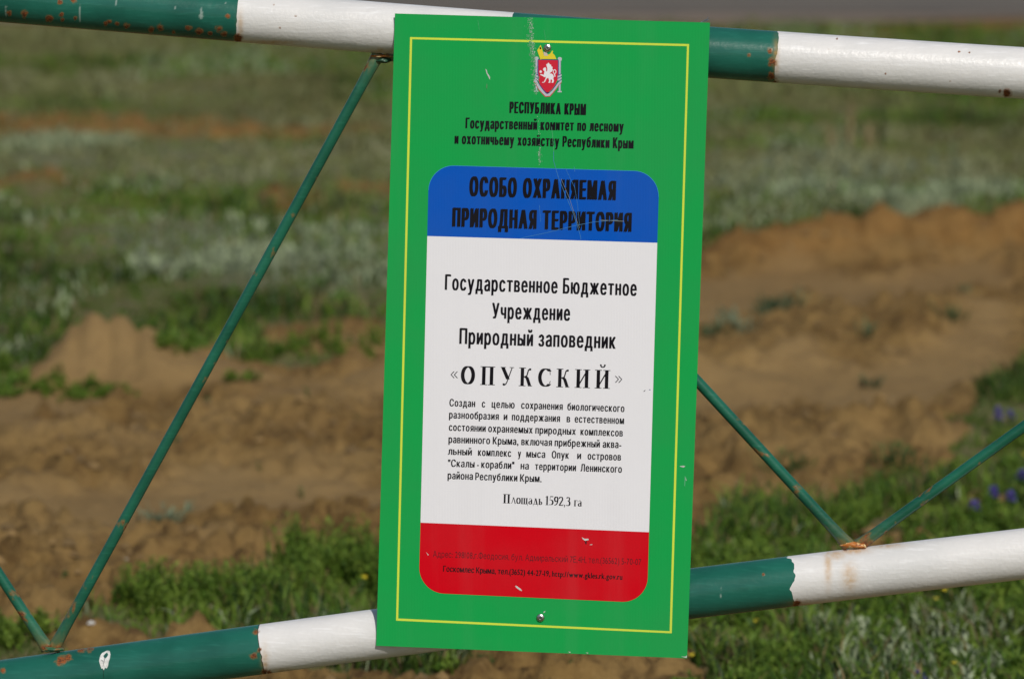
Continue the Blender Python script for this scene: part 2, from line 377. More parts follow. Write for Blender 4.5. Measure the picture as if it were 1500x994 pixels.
def field(name, n, d0, d1, hmul, wmul, pw, thr, kind='grass'):
    x, y = scatter(n, d0, d1, pw); gm = lookup(grass*1.0, x, y); gm = np.where((y > 17) & (y < 28) & (rng.random(len(x)) < .45), 1., gm); c1 = fbm(x*3.2, y*3.2, 101, 4); c2 = fbm(x*1.1, y*1.1, 102, 3); c3 = fbm(x*9, y*9, 103, 2)
    keep = (gm > .5) & (c3*.5+c1*.5 > thr+.12*rng.random(n)); x, y, c1, c2, c3 = x[keep], y[keep], c1[keep], c2[keep], c3[keep]; n = len(x)
    sv = lookup(silver, x, y)*.85*(.5+.7*sm(.3,.7,c2))+sm(.45, .70, c2)*.38; sv = np.where(y < 13, sv*.25, sv); issil = rng.random(n) < sv*sm(.38, .55, c1)
    h = hmul*(.35+1.15*sm(.35, .72, c1))*(.5+.9*rng.random(n)); r = rng.random(n)
    col = colmix(np.clip(sm(.35, .65, c3)*.7+.5*(r-.5), 0, 1), cG1, cG2)
    col = np.where((r > .88)[:, None], cDry[None]*(.7+.5*rng.random(n))[:, None], col)
    col = np.where((c1 > .60)[:, None] & (r < .35)[:, None], cDk[None]*1.3, col)
    dk = fbm(x*.8, y*2.0, 140, 3); col = col*(1-.35*sm(.52, .62, dk))[:, None]
    col = np.where(issil[:, None], cS[None]*(.75+.4*rng.random(n))[:, None], col)
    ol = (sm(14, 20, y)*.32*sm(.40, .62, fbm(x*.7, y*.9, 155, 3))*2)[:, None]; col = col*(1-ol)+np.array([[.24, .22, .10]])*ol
    h = np.where(issil, h*.8, h)
    z = lookup(hz, x, y)-.004
    wd = wmul*(.6+.8*rng.random(n))*np.where(issil, 1.5, 1)
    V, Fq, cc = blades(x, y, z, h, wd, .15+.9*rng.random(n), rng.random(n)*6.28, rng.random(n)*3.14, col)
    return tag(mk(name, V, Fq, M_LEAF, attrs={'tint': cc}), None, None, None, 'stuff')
g1 = field('near_grass', 150000, 7.6, 13.2, .050, .0046, 1.4, .32); tag(g1, 'short green herbs and grass growing close behind the barrier', 'grass')
g2 = field('meadow_grass', 210000, 13.0, 28.6, .050, .0095, 1.7, .30); tag(g2, 'wide blurred meadow of green and silvery grass behind the bare soil', 'grass')
# leafy herbs: stems with many small leaves at all heights, in clumps
def herbs(name, spots, label):
    X, Y, H, Z = [], [], [], []; 
    for (px, py, wpx, n, hp) in spots:
        g = gp(px, py); d = g[1]
        for _ in range(n):
            a = g[0]+random.gauss(0, wpx*mpp(d)*.5); c = g[1]+random.gauss(0, wpx*mpp(d)*.9)
            X.append(a); Y.append(c); H.append(hp*mpp(d)*(.45+.75*random.random()))
    X = np.array(X); Y = np.array(Y); H = np.array(H); n = len(X); K = 16
    az = rng.random(n)*6.28; ln = .35*rng.random(n)
    tt = np.linspace(.08, 1, K)[None]*np.ones((n, 1)); jit = (rng.random((n, K))-.5)*.1; tt = np.clip(tt+jit, 0, 1)
    Z0 = lookup(hz, X, Y)
    lx = X[:, None]+np.cos(az)[:, None]*ln[:, None]*H[:, None]*tt**2; ly = Y[:, None]+np.sin(az)[:, None]*ln[:, None]*H[:, None]*tt**2
    lz = Z0[:, None]+H[:, None]*tt*.93
    L = (.010+.014*rng.random((n, K)))*(1.15-.6*tt)
    base = colmix(rng.random(n), cG1*1.0, cG2*1.15); col = np.repeat(base[:, None, :], K, 1)*(.75+.5*rng.random((n, K, 1)))
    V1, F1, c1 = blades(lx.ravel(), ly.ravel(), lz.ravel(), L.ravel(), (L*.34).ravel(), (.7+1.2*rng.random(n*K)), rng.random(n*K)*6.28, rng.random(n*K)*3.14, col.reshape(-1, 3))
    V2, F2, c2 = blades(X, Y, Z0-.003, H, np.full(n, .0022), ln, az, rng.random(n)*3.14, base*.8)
    o = mk(name, np.concatenate([V1, V2]), np.concatenate([F1, F2+len(V1)]), M_LEAF, attrs={'tint': np.concatenate([c1, c2])})
    return tag(o, label, 'ground cover', None, 'stuff')
sp1 = [(450+18*i+random.uniform(-8, 8), 862+random.uniform(-26, 20), 26, 44, 70) for i in range(-1, 16)] + [(190+24*i, 905+random.uniform(-18, 14)-i*2.2, 30, 30, 52) for i in range(0, 12)] + [(20*i-60, 935+random.uniform(-8, 10), 22, 20, 30) for i in range(0, 7)] + [(230, 872, 14, 16, 44), (285, 860, 16, 18, 40), (600, 975, 26, 30, 22), (650, 985, 20, 20, 20), (870, 990, 22, 22, 22)]
herbs('leafy_ground_cover', sp1, 'leafy green herbs growing left of the sign behind the lower pipe')
sp2 = []
for i in range(200):
    px = random.uniform(1000, 1640) if i < 150 else random.uniform(1395, 1600); lim = np.interp(px, [1000, 1060, 1200, 1350, 1430, 1500, 1640], [810, 780, 750, 725, 690, 600, 560]); py = random.uniform(lim, 1040)
    sp2.append((px, py, 30, 18, random.uniform(18, 40)))
sp2 += [(x_, 582+random.uniform(-5, 6), 16, 10, random.uniform(7, 14)) for x_ in range(-60, 190, 14)]+[(x_, 545+random.uniform(-8, 8), 16, 14, random.uniform(20, 36)) for x_ in range(-100, 12, 12)]+[(x_, 528+random.uniform(-8, 8), 16, 10, random.uniform(18, 34)) for x_ in range(330, 560, 16)]
sp2 += [(244, 566, 12, 14, 16), (265, 566, 12, 12, 14), (340, 580, 14, 12, 10), (365, 581, 14, 12, 10)]
herbs('herb_carpet', sp2, 'low green herbs along the edges of the bare soil and carpeting the right side')
# silvery-leaved shoots standing in the lower right corner, below the white pipe
def shoots(name, spots, label, colr, hh, kleaf=10, wid_=.006):
    X, Y, Z, H, Wd, Ln, Az, Fc, Co = ([] for _ in range(9))
    for (px, py) in spots:
        g = gp(px, py); z0 = gz(*g); H0 = hh*random.uniform(.7, 1.2)
        for k_ in range(kleaf):
            t_ = k_/kleaf; a = random.random()*6.28
            X.append(g[0]+random.gauss(0, .004)); Y.append(g[1]+random.gauss(0, .004)); Z.append(z0+H0*t_*.8); H.append(H0*.42*(1.1-.5*t_)); Wd.append(wid_); Ln.append(random.uniform(.2, .9)); Az.append(a); Fc.append(random.random()*3.14)
            Co.append(np.array(colr)*random.uniform(.7, 1.2))
    A = [np.array(q) for q in (X, Y, Z, H, Wd, Ln, Az, Fc, Co)]
    V, Fq, cc = blades(*A); return tag(mk(name, V, Fq, M_LEAF, attrs={'tint': cc}), label, 'ground cover', None, 'stuff')
shoots('silvery_shoots', [(random.gauss(1345, 80), random.uniform(925, 1030)) for _ in range(48)]+[(random.uniform(1230, 1490), random.uniform(930, 1000)) for _ in range(25)], 'pale silvery leafed shoots in the lower right corner under the white pipe', (.40, .46, .29), .055)
shoots('silvery_turf', [(random.gauss(330, 150), random.uniform(350, 415)) for _ in range(90)]+[(random.gauss(1230, 130), random.uniform(230, 320)) for _ in range(90)], 'silvery low plants spread across the meadow beyond the dirt', (.26, .30, .19), .07, 8, .012)
shoots('scattered_weeds', [(random.uniform(20, 1400), random.uniform(600, 870)) for _ in range(26)]+[(random.uniform(600, 1000), random.uniform(960, 1010)) for _ in range(20)], 'small green weeds scattered over the bare brown soil', (.07, .12, .03), .028, 9, .005)
# loose clods of earth
def clods():
    V, Fc = [], []; 
    ico = [(0, 0, 1), (.9, 0, .1), (.28, .85, .15), (-.72, .53, .1), (-.72, -.53, .15), (.28, -.85, .1)]
    fa = [(0, 1, 2), (0, 2, 3), (0, 3, 4), (0, 4, 5), (0, 5, 1)]
    n = 17000; x, y = scatter(n, 8, 17, 1.2); rr = lookup(rough, x, y); zz = lookup(hz, x, y); cc = fbm(x*3, y*3, 301)
    for i in range(n):
        if rr[i] < .4 or cc[i] < .46+.1*random.random(): continue
        r = .004+.022*random.random()**3; a = random.random()*6.28; k0 = len(V)
        for p in ico:
            q = [p[0]*random.uniform(.6, 1.3), p[1]*random.uniform(.6, 1.3), p[2]*random.uniform(.6, 1)]
            V.append((x[i]+r*(q[0]*math.cos(a)-q[1]*math.sin(a)), y[i]+r*(q[0]*math.sin(a)+q[1]*math.cos(a)), zz[i]-.002+r*q[2]*.9))
        Fc += [tuple(k0+j for j in f) for f in fa]
    return V, Fc
V, Fc = clods()
tag(mk('loose_clods', V, Fc, simple('clod_soil', (.24, .15, .055), .95, 0, .5, 18)), 'loose crumbs and clods of dry brown earth on the bare soil', 'soil', None, 'stuff')
# ---------------------------------------------------------------- single plants and stones
def rock(name, px, py, r, label, material, parent=None):
    g = gp(px, py); z = gz(*g); V = []; nu, nv = 12, 7; sd_ = random.random()*50
    for j in range(nv+1):
        th = math.pi*j/nv
        for i in range(nu):
            ph = 2*math.pi*i/nu; k_ = 1+.35*(float(vn(np.array([ph*1.3+sd_]), np.array([th*2.1]))[0])-.5)
            if j in (0, nv): k_ = 1
            V.append((g[0]+r*k_*math.sin(th)*math.cos(ph)*1.25, g[1]+r*k_*math.sin(th)*math.sin(ph), z+r*.45+r*.75*k_*math.cos(th)))
    Fq = [(j*nu+i, j*nu+(i+1) % nu, (j+1)*nu+(i+1) % nu, (j+1)*nu+i) for j in range(nv) for i in range(nu)]
    return tag(mk(name, V, [f[::-1] for f in Fq], material, loc=(g[0], g[1], z)), label, 'stone', 'small pale pebbles')
M_PEB = simple('white_pebble', (.62, .60, .55), .7, 0, .25, 90)
rock('pebble', 134, 944, .0065, 'small white pebble on bare soil behind the lower pipe near the strut foot', M_PEB)
rock('pebble', 185, 829, .0035, 'tiny pale pebble on brown soil right of the long strut', simple('pale_pebble', (.42, .38, .34), .8))
rock('pebble', 402, 989, .0055, 'small white pebble on soil just under the lower pipe below its green band', M_PEB)
def plant(name, px, py, hpx, n, leaf, wd, colr, spread, label, cat, stems=4):
    """a low plant: stems > none, a rosette of many narrow leaves"""
    g = gp(px, py); d = g[1]; z = gz(*g); H = hpx*mpp(d); root = empty(name, (g[0], g[1], z))
    x = g[0]+rng.normal(0, spread*mpp(d)*.45, n); y = g[1]+rng.normal(0, spread*mpp(d)*.6, n); t_ = rng.random(n); zz = lookup(hz, x, y)+H*t_*.75
    az = np.arctan2(y-g[1], x-g[0])+rng.normal(0, .5, n)
    V, Fq, cc = blades(x, y, zz, leaf*(.6+.6*rng.random(n)), np.full(n, wd), .5+.7*rng.random(n), az, rng.random(n)*3.14, np.array(colr)[None]*(.55+.5*rng.random(n))[:, None])
    tag(root, label, cat, 'low plants on the bare soil'); mk('foliage', V, Fq, M_LEAF, root, attrs={'tint': cc})
    m_ = stems; xs = g[0]+rng.normal(0, spread*mpp(d)*.25, m_); ys = g[1]+rng.normal(0, spread*mpp(d)*.3, m_)
    for i in range(m_):
        V, Fq, cc = blades(xs[i:i+1], ys[i:i+1], lookup(hz, xs[i:i+1], ys[i:i+1])-.004, H*(.7+.4*rng.random(1)), np.full(1, .003), .3*rng.random(1), rng.random(1)*6.28, rng.random(1)*3.14, np.array([[.10, .12, .05]]))
        mk('stem', V, Fq, M_LEAF, root, attrs={'tint': cc})
    return root
SILC = (.27, .32, .19); BGC = (.15, .20, .10)
for (a, b_, c, n_, sp_, col_, lb) in [
    (242, 768, 24, 190, 34, SILC, 'low silvery grey plant alone on the brown soil right of the long strut'),
    (1150, 470, 26, 150, 44, BGC, 'bluish green plant at the foot of the far earth berm right of the sign'),
    (1082, 498, 24, 150, 40, SILC, 'silvery plant on lumpy soil nearest the right edge of the sign'),
    (1128, 462, 20, 100, 34, (.06, .10, .04), 'dark green tuft topping the soil ridge right of the sign'),
    (1045, 505, 22, 80, 26, (.06, .11, .04), 'dark green weed beside the silvery plant at the sign edge'),
    (1400, 450, 20, 70, 24, BGC, 'small bluish weed high on the lumpy right hand soil ridge'),
    (1392, 492, 16, 70, 24, (.07, .12, .04), 'small green tuft on the right hand track below the ridge'),
    (1268, 522, 12, 50, 16, (.08, .13, .06), 'tiny green seedling in the middle of the smooth right hand track'),
    (1276, 573, 12, 50, 18, (.08, .13, .06), 'tiny green seedling on the track above the lumpy soil'),
    (1150, 692, 16, 140, 46, (.07, .13, .03), 'flat green weed patch in front of the right hand strut'),
    (660, 962, 26, 120, 26, (.05, .10, .02), 'green tuft on soil directly below the lower left corner of the sign'),
    (500, 970, 22, 60, 16, (.035, .06, .02), 'dark green sprig on soil under the white band left of the sign'),
    (1315, 700, 34, 160, 44, (.06, .12, .025), 'bushy green clump at the edge of the track above the right hand strut')]:
    d = gp(a, b_)[1]; c = c*(.6 if d > 12 else 1); n_ = int(n_*(.6 if d > 12 else 1)); plant('low_plant', a, b_, c, n_, .026 if d < 12 else .04, .004 if d < 12 else .006, col_, sp_, lb, 'plant')
# dry straw stalks
g = gp(1250, 222); z = gz(*g); dw = tag(empty('dry_weed', (g[0], g[1], z)), 'tall dry straw coloured weed standing in the meadow below the upper white band', 'weed')
for i, (ox, hgt, ln_, n_) in enumerate([(-.02, .29, .14, 9), (.075, .17, .4, 8), (-.10, .15, .4, 6)]):
    x = g[0]+ox+rng.normal(0, .012, n_); y = g[1]+rng.normal(0, .03, n_)
    V, Fq, cc = blades(x, y, np.full(n_, z-.005), hgt*(.6+.5*rng.random(n_)), np.full(n_, .007), ln_*rng.random(n_), rng.random(n_)*6.28, rng.random(n_)*.6, np.array([[.30, .22, .11]])*(.7+.5*rng.random((n_, 1))))
    mk('stalk_tuft', V, Fq, M_LEAF, dw, attrs={'tint': cc})['kind'] = 'stuff'
# flowering plants
M_VIO = simple('violet_petal', (.040, .016, .25), .6, 0, .4, 300); M_YEL = simple('yellow_petal', (.72, .58, .02), .6, 0, .2, 300)
def flower(name, px, py, hpx, nfl, material, label, size=.008, spike=True, grp='violet flowers'):
    g = gp(px, py); d = g[1]; z = gz(*g); H = hpx*mpp(d); root = tag(empty(name, (g[0], g[1], z)), label, 'flower', grp)
    hx, hy = g[0]+random.uniform(-.01, .01), g[1]
    n_ = 14; V, Fq, cc = blades(np.full(n_, g[0])+rng.normal(0, .006, n_), np.full(n_, g[1])+rng.normal(0, .006, n_), z+rng.random(n_)*H*.5, np.full(n_, .026), np.full(n_, .006), .6+.6*rng.random(n_), rng.random(n_)*6.28, rng.random(n_)*3.14, np.array([[.07, .13, .03]])*(.7+.5*rng.random((n_, 1))))
    mk('leaves', V, Fq, M_LEAF, root, attrs={'tint': cc})
    tube('stem', [(g[0], g[1], z-.004), ((g[0]+hx)/2+.002, g[1], z+H*.5), (hx, hy, z+H*.97)], .0012, 6, M_STEMG, root)
    for k_ in range(nfl):
        f = k_/max(1, nfl-1); zc = z+H*(.62+.38*f) if spike else z+H; a0 = k_*2.4; r0 = (size*.75*(1.15-.7*f)) if spike else 0
        c = np.array([hx+r0*math.cos(a0), hy+r0*math.sin(a0), zc]); V = [tuple(c+np.array([0, 0, -size*.15]))]; Fc = []
        for p in range(5):
            a = a0+p*1.2566; k0 = len(V); rr = size*random.uniform(.8, 1.1)*(1.0 if not spike else .62)
            for (u, v, ww) in ((.5, -.38, .1), (1, -.25, .28), (1.05, .25, .28), (.5, .38, .1)):
                V.append((c[0]+rr*(u*math.cos(a)-v*math.sin(a)), c[1]+rr*(u*math.sin(a)+v*math.cos(a))*.6-rr*.35*u, c[2]+rr*ww+rr*.5*(u*math.sin(a))*.8))
            Fc += [(0, k0, k0+1), (0, k0+1, k0+2), (0, k0+2, k0+3)]
        mk('blossom', V, Fc, material, root)
M_STEMG = simple('green_stem', (.06, .11, .03), .6)
# ---------------------------------------------------------------- tubes
def frames(P):
    P = np.asarray(P, float); T = np.gradient(P, axis=0); T /= np.linalg.norm(T, axis=1)[:, None]
    up = -PN; U = np.cross(T, up); U /= np.linalg.norm(U, axis=1)[:, None]; Wv = np.cross(U, T); return T, U, Wv
def tube(name, P, r, nseg, material, parent, shift=None, cap=False, rfun=None, attrf=None):
    """swept round tube; U is 'up/down' across the axis, W points away from the camera side"""
    P = np.asarray(P, float); T, U, Wv = frames(P); n = len(P); th = np.arange(nseg)/nseg*2*math.pi
    rr = np.full((n, nseg), r, float) if rfun is None else rfun(P, th)
    V = P[:, None]+rr[..., None]*(np.cos(th)[None, :, None]*U[:, None]+np.sin(th)[None, :, None]*Wv[:, None])
    if shift is not None: V = V+shift(n, th)[..., None]*T[:, None]
    i = np.arange(n*nseg).reshape(n, nseg); j = np.roll(i, -1, 1)
    F = np.stack([i[:-1], j[:-1], j[1:], i[1:]], -1).reshape(-1, 4)
    at = attrf(V) if attrf else {}
    if cap:
        F = [tuple(f) for f in F.tolist()]+[tuple(i[0][::-1].tolist()), tuple(i[-1].tolist())]
    return mk(name, V.reshape(-1, 3), F, material, parent, smooth=True, attrs={q: v.ravel() for q, v in at.items()})
RP = .0405; BACK = RP+.0025+.0012
# rust spots, stains and scuffs as measured on the pipes: pixel centre, radius px
RUST = [(88, 3, 4), (108, 1, 4), (14, 20, 4), (36, 21, 5), (72, 27, 5), (90, 22, 3), (92, 29, 3), (110, 27, 3), (155, 35, 3), (172, 35, 3), (160, 32, 3), (235, 40, 5), (222, 44, 4), (276, 41, 4), (321, 42, 5), (334, 24, 3.4), (328, 50, 4),
        (292, 47, 5), (308, 49, 3), (185, 38, 4), (254, 47, 3), (349, 57, 6), (1128, 74, 4), (1131, 91, 6), (1097, 81, 3), (1130, 112, 5), (1135, 122, 6), (1474, 136, 6), (1465, 133, 3), (401, 7, 1.3), (433, 24, 1.5), (410, 41, 1.7),
        (1226, 57, 1.6), (1405, 76, 1.3), (1420, 77, 1.3), (1392, 119, 1.5), (1297, 108, 1.4), (1214, 72, 1), (90, 967, 7), (100, 963, 5), (130, 948, 6), (118, 951, 4), (375, 925, 4.5), (371, 960, 5), (380, 951, 3), (4, 981, 4), (388, 984, 6), (394, 985, 5), (1168, 883, 6), (1118, 841, 2.2), (1238, 803, 4),
        (1264, 800, 4)]
STAIN = [(1213, 826, 5, 30), (1225, 812, 12, 7), (1248, 806, 22, 5), (1300, 798, 24, 4), (1245, 845, 10, 20), (1180, 884, 20, 5), (388, 970, 5, 22), (352, 40, 4, 20), (560, 74, 22, 4), (1137, 85, 4, 26), (398, 62, 40, 3), (420, 982, 30, 4)]
SCUFF = [(295, 20, 2.6, 11), (293, 45, 3, 3), (170, 4, 1.2, 8), (117, 20, 1.4, 18), (1056, 868, 1, 10), (295, 24, 4.5, 4), (9, 15, 1.6, 10), (1345, 136, 3.5, 1.2), (257, 13, 1, 5), (330, 5, 1.5, 1.5), (153, 965, 1, 3)]
def project(V):
    r = V-CAM; zf = r@FW; return 750+FPX*(r[..., 0])/zf, 497-FPX*(r@UP)/zf
def wear(V):
    px, py = project(V); nz = fbm(px*.22, py*.22, 201, 3)-.5; front = ((V-P0)@PN > -BACK*1.0)
    ru = np.zeros(px.shape); st = np.zeros(px.shape); sc = np.zeros(px.shape)
    for (a, b_, r_) in RUST: ru = np.maximum(ru, 1.15-np.hypot(px-a, py-b_)/(r_*1.35)+.9*nz)
    for (a, b_, rx, ry) in STAIN: st = np.maximum(st, np.exp(-((px-a)/rx)**2-((py-b_)/ry)**2)*(.7+1.0*nz))
    for (a, b_, rx, ry) in SCUFF: sc = np.maximum(sc, sm(.9, .4, np.hypot((px-a)/rx, (py-b_)/ry)+.9*nz)*.38)
    ru = np.where(front, np.clip(ru, 0, 1), 0)
    return {'rust': ru, 'stain': np.clip(st, 0, 1)*front, 'scuff': np.clip(sc, 0, 1)*front}
# ---------------------------------------------------------------- the barrier arm
bc = on_plane(750, 1000, BACK); arm = empty('barrier_arm', (bc[0], bc[1], 0.0))
tag(arm, 'green and white striped steel pipe barrier with slim green diagonal struts carrying the sign', 'barrier')
def axis(knots, x0, x1, step):
    xs = np.arange(x0, x1+step*.5, step); kx = [k_[0] for k_ in knots]; ky = [k_[1] for k_ in knots]
    xf = np.linspace(kx[0], kx[-1], 400); yf = np.interp(xf, kx, ky); ker = np.ones(61)/61
    yp = np.pad(yf, 30, mode='reflect', reflect_type='odd'); yf = np.convolve(yp, ker, 'valid')
    ys = np.interp(xs, xf, yf); return np.array([on_plane(a, b_, BACK) for a, b_ in zip(xs, ys)])
TOP = [(-2000, -170), (0, -4.5), (560, 42), (1140, 85), (1500, 107.5), (3400, 223)]
LOW = [(-2000, 1275), (0, 1003), (387, 948.5), (1165, 848.5), (1500, 810.5), (3400, 592)]
def pipe(name, knots, bounds, first, rag):
    lo, hi = bounds[0], bounds[-1]
    core = tube(name, axis(knots, lo+2, hi-2, 20), RP-.0012, 24, M_STEEL, arm, cap=True)
    prof = {}
    for i, e in enumerate(bounds):
        r_ = rag[i] if rag else 1.0
        prof[i] = lambda th, i=i, r_=r_: r_*.001*(3.0*(vn(th*1.6, th*0+i*7.7, 90)-.5)+1.6*(vn(th*6, th*0+i*3.1, 91)-.5))
    for i in range(len(bounds)-1):
        a, b_ = bounds[i], bounds[i+1]; fine = (b_ > -20 and a < 1520); P = axis(knots, a, b_, 2.0 if fine else 20)
        def shift(n, th, i=i):
            f = np.linspace(0, 1, n)[:, None]; e0 = np.clip(1-f*n/12, 0, 1); e1 = np.clip(1-(1-f)*n/12, 0, 1)
            thp = np.minimum(th, 2*math.pi-th)
            return e0*prof[i](thp)[None]+e1*prof[i+1](thp)[None]
        white = (i+first) % 2
        tube('white_band' if white else 'green_band', P, RP, 144 if fine else 40, M_WHITE if white else M_GREEN, core, shift=shift, attrf=wear)
    return core
pipe('top_pipe', TOP, [-1220, -826, -432, -42+0*1 if False else -40, 352, 750, 1139, 1533, 1925, 2320], 0, None) if False else None
pipe('top_pipe', TOP, [-830, -436, -41, 352, 750, 1138, 1532, 1925, 2320], 0, [1]*5+[1.2]+[1]*3) if False else None
pipe('top_pipe', TOP, [-436, 352, 750, 1138, 1532, 1925], 0, [1, .8, 1, 1.2, 1, 1])
pipe('lower_pipe', LOW, [-400, 387, 775, 1163, 1552, 1940], 0, [1, 1.2, 1, 4.0, 1, 1])
RS = .0086
def strut(p, q, label=None):
    n = 160; a = on_plane(*p, BACK); c = on_plane(*q, BACK); t_ = np.linspace(0, 1, n)[:, None]; P = a+(c-a)*t_
    L = np.linalg.norm(c-a)
    P = P+np.array([0, 0, 1.0])*(.0015*np.sin(t_*3.1+p[0]))
    def rf(P_, th):
        s = np.arange(n)[:, None]/(n-1)*L; e = np.exp(-np.minimum(s, L-s)/.02); c_ = np.cos(th)[None]**2
        return RS*(1+.35*e*c_-.30*e*(1-c_))*(1+.01*vn(s*60, th[None]*1.0+s*0, 5))
    def at(V):
        px, py = project(V); nz = fbm(px*.06+9, py*.06, 77, 4); n2_ = fbm(px*.3, py*.3, 78, 2); s = np.arange(n)[:, None]/(n-1)*L+0*px; e = np.exp(-np.minimum(s, L-s)/.022)
        low = sm(-.3, .9, -((V-P[:, None])[..., 2])/RS)
        ru = sm(.60, .74, nz)*.8*n2_*1.4+e*.55*(.4+low)+.0*px
        hl = np.zeros(px.shape)
        return {'rust': np.clip(ru, 0, 1), 'stain': np.clip(e*.7*n2_, 0, 1), 'scuff': hl}
    o = tube('strut', P, RS, 24, M_STRUT, arm, rfun=rf, attrf=at, cap=True)
    return o
strut((78, 951), (556, 76)); strut((70, 951), (-390, 247)); strut((572, 74), (1244, 799)); strut((1256, 799), (1930, 318))
m, t, b = mat('weld_paint'); o = obc(t)
c = mixc(t, ramp(t, noise(t, o, 110, 4), .38, .54), (.70, .52, .26), (.46, .15, .02)); c = mixc(t, ramp(t, noise(t, o, 230, 4), .58, .70), c, (.16, .04, .012))
t.links.new(c, b.inputs['Base Color']); b.inputs['Roughness'].default_value = .5; bump(t, b, noise(t, o, 300, 3), .6, .001); M_WELD = m
m, t, b = mat('weld_green'); o = obc(t)
c = mixc(t, ramp(t, noise(t, o, 150, 4), .45, .62), (.03, .12, .06), (.20, .11, .03)); t.links.new(c, b.inputs['Base Color']); b.inputs['Roughness'].default_value = .4; bump(t, b, noise(t, o, 260, 3), .6, .001); M_WELDG = m
M_STRUTW = simple('strut_weld', (.022, .10, .05), .4, 0, .5, 120)
def weld(px, py, rx, ry, material):
    c = on_plane(px, py, BACK); rx *= 1.15; ry *= .75; V = []; nu, nv = 28, 14; s0 = random.random()*40
    for j in range(nv+1):
        th_ = math.pi*j/nv
        for i in range(nu):
            ph = 2*math.pi*i/nu; x = math.sin(th_)*math.cos(ph); y = math.sin(th_)*math.sin(ph); z_ = math.cos(th_)
            k_ = 1+.5*(float(vn(np.array([x*2.2+s0+5]), np.array([z_*2.2+y*1.7+5]))[0])-.5)
            V.append(c+PU*x*rx*k_*.00108-PN*y*.0125*k_+np.array([0, 0, 1])*z_*ry*k_*.00108)
    Fq = [((j+1)*nu+i, (j+1)*nu+(i+1) % nu, j*nu+(i+1) % nu, j*nu+i) for j in range(nv) for i in range(nu)]
    return mk('weld', V, Fq, material, arm, smooth=True)
weld(1250, 797, 19, 8, M_WELD); weld(77, 950, 18, 6, M_WELDG); weld(563, 82, 17, 3.6, M_WELD); weld(563, 89, 10, 6, M_STRUTW)
# bird dropping on the green band, lower left
sg = on_plane(750, 1000, 0)
def blob_flat(poly, back, material, name, parent, lift):
    pass
M_DROP = simple('dried_white', (.72, .72, .68), .7, 0, .25, 200); M_DROPD = simple('dried_dark', (.03, .03, .06), .6)
def on_tube(px, py, lift):                          # the near surface of the lower pipe under a pixel
    r = ray(px, py); r = r/np.linalg.norm(r); xs = np.linspace(px-60, px+60, 7); kx = [k_[0] for k_ in LOW]; ky = [k_[1] for k_ in LOW]
    A = on_plane(px-60, np.interp(px-60, kx, ky), BACK); B = on_plane(px+60, np.interp(px+60, kx, ky), BACK); ax = (B-A)/np.linalg.norm(B-A)
    oc = CAM-A; dperp = r-ax*np.dot(r, ax); operp = oc-ax*np.dot(oc, ax)
    a_ = dperp@dperp; b2 = 2*dperp@operp; c_ = operp@operp-(RP+lift)**2; D = max(0, b2*b2-4*a_*c_)
    return CAM+r*((-b2-math.sqrt(D))/(2*a_))
def z6(pts): return [(a/6.905, 850+b_/6.905) for a, b_ in pts]
def curved_patch(name, pts, lift, material, parent):
    cx = sum(p[0] for p in pts)/len(pts); cy = sum(p[1] for p in pts)/len(pts); V = [on_tube(cx, cy, lift)]
    for p in pts: V.append(on_tube(*p, lift))
    n = len(pts); F = [(0, i+1, (i+1) % n+1)[::-1] for i in range(n)]
    return mk(name, V, F, material, parent)
dp = tag(empty('bird_dropping', on_tube(152, 968, 0)), 'dried white bird dropping on the green lower pipe near its left strut foot', 'dropping')
curved_patch('dried_splash', z6([(1016, 752), (1034, 728), (1060, 716), (1084, 704), (1110, 710), (1117, 742), (1112, 782), (1098, 822), (1092, 862), (1078, 886), (1064, 876), (1050, 904), (1038, 884), (1026, 888), (1014, 852), (1002, 812), (1008, 780)]), .0007, M_DROP, dp)
for lp in ([(1018, 796), (1036, 804), (1046, 816), (1034, 812)], [(1068, 744), (1072, 746), (1058, 800), (1044, 866), (1041, 864), (1050, 810)]):
    curved_patch('dark_crack', z6(lp), .0012, M_DROPD, dp)
curved_patch('dried_drip', z6([(1043, 900), (1050, 900), (1049, 985), (1045, 985)]), .0007, simple('drip_mark', (.01, .05, .03), .4), dp)
# ---------------------------------------------------------------- the sign
sb = on_plane(778, 955, 0); SIGN = tag(empty('information_sign', sb), 'upright green nature reserve sign board with blue, white and red panel screwed to the barrier', 'sign')
TH = .0025
Qd = [(578.5, 20), (1040, 33.5), (1006.5, 963.5), (551, 945)]
def panel():
    n, k_ = 40, 70; V = []
    def q(u, v):
        a = np.array(Qd[0])*(1-u)+np.array(Qd[1])*u; c = np.array(Qd[3])*(1-u)+np.array(Qd[2])*u; return a*(1-v)+c*v
    def edge_n(i): return random.uniform(-.35, .35)
    for back in (0, TH):
        for j in range(k_+1):
            for i in range(n+1):
                p = q(i/n, j/k_)
                V.append(on_plane(*p, back))
    o_ = (n+1)*(k_+1); F = []
    for j in range(k_):
        for i in range(n):
            a = j*(n+1)+i; F.append((a, a+n+1, a+n+2, a+1)); F.append((o_+a, o_+a+1, o_+a+n+2, o_+a+n+1))
    for i in range(n):
        F.append((i, i+1, o_+i+1, o_+i)); a = k_*(n+1)+i; F.append((a+1, a, o_+a, o_+a+1))
    for j in range(k_):
        a = j*(n+1); F.append((a+n+1, a, o_+a, o_+a+n+1)); a += n; F.append((a, a+n+1, o_+a+n+1, o_+a))
    o = mk('panel', V, F, M_SGREEN, SIGN); o.data.materials.append(M_EDGE)
    for p in o.data.polygons:
        if p.index >= 2*n*k_: p.material_index = 1
    return o
PANEL = panel()
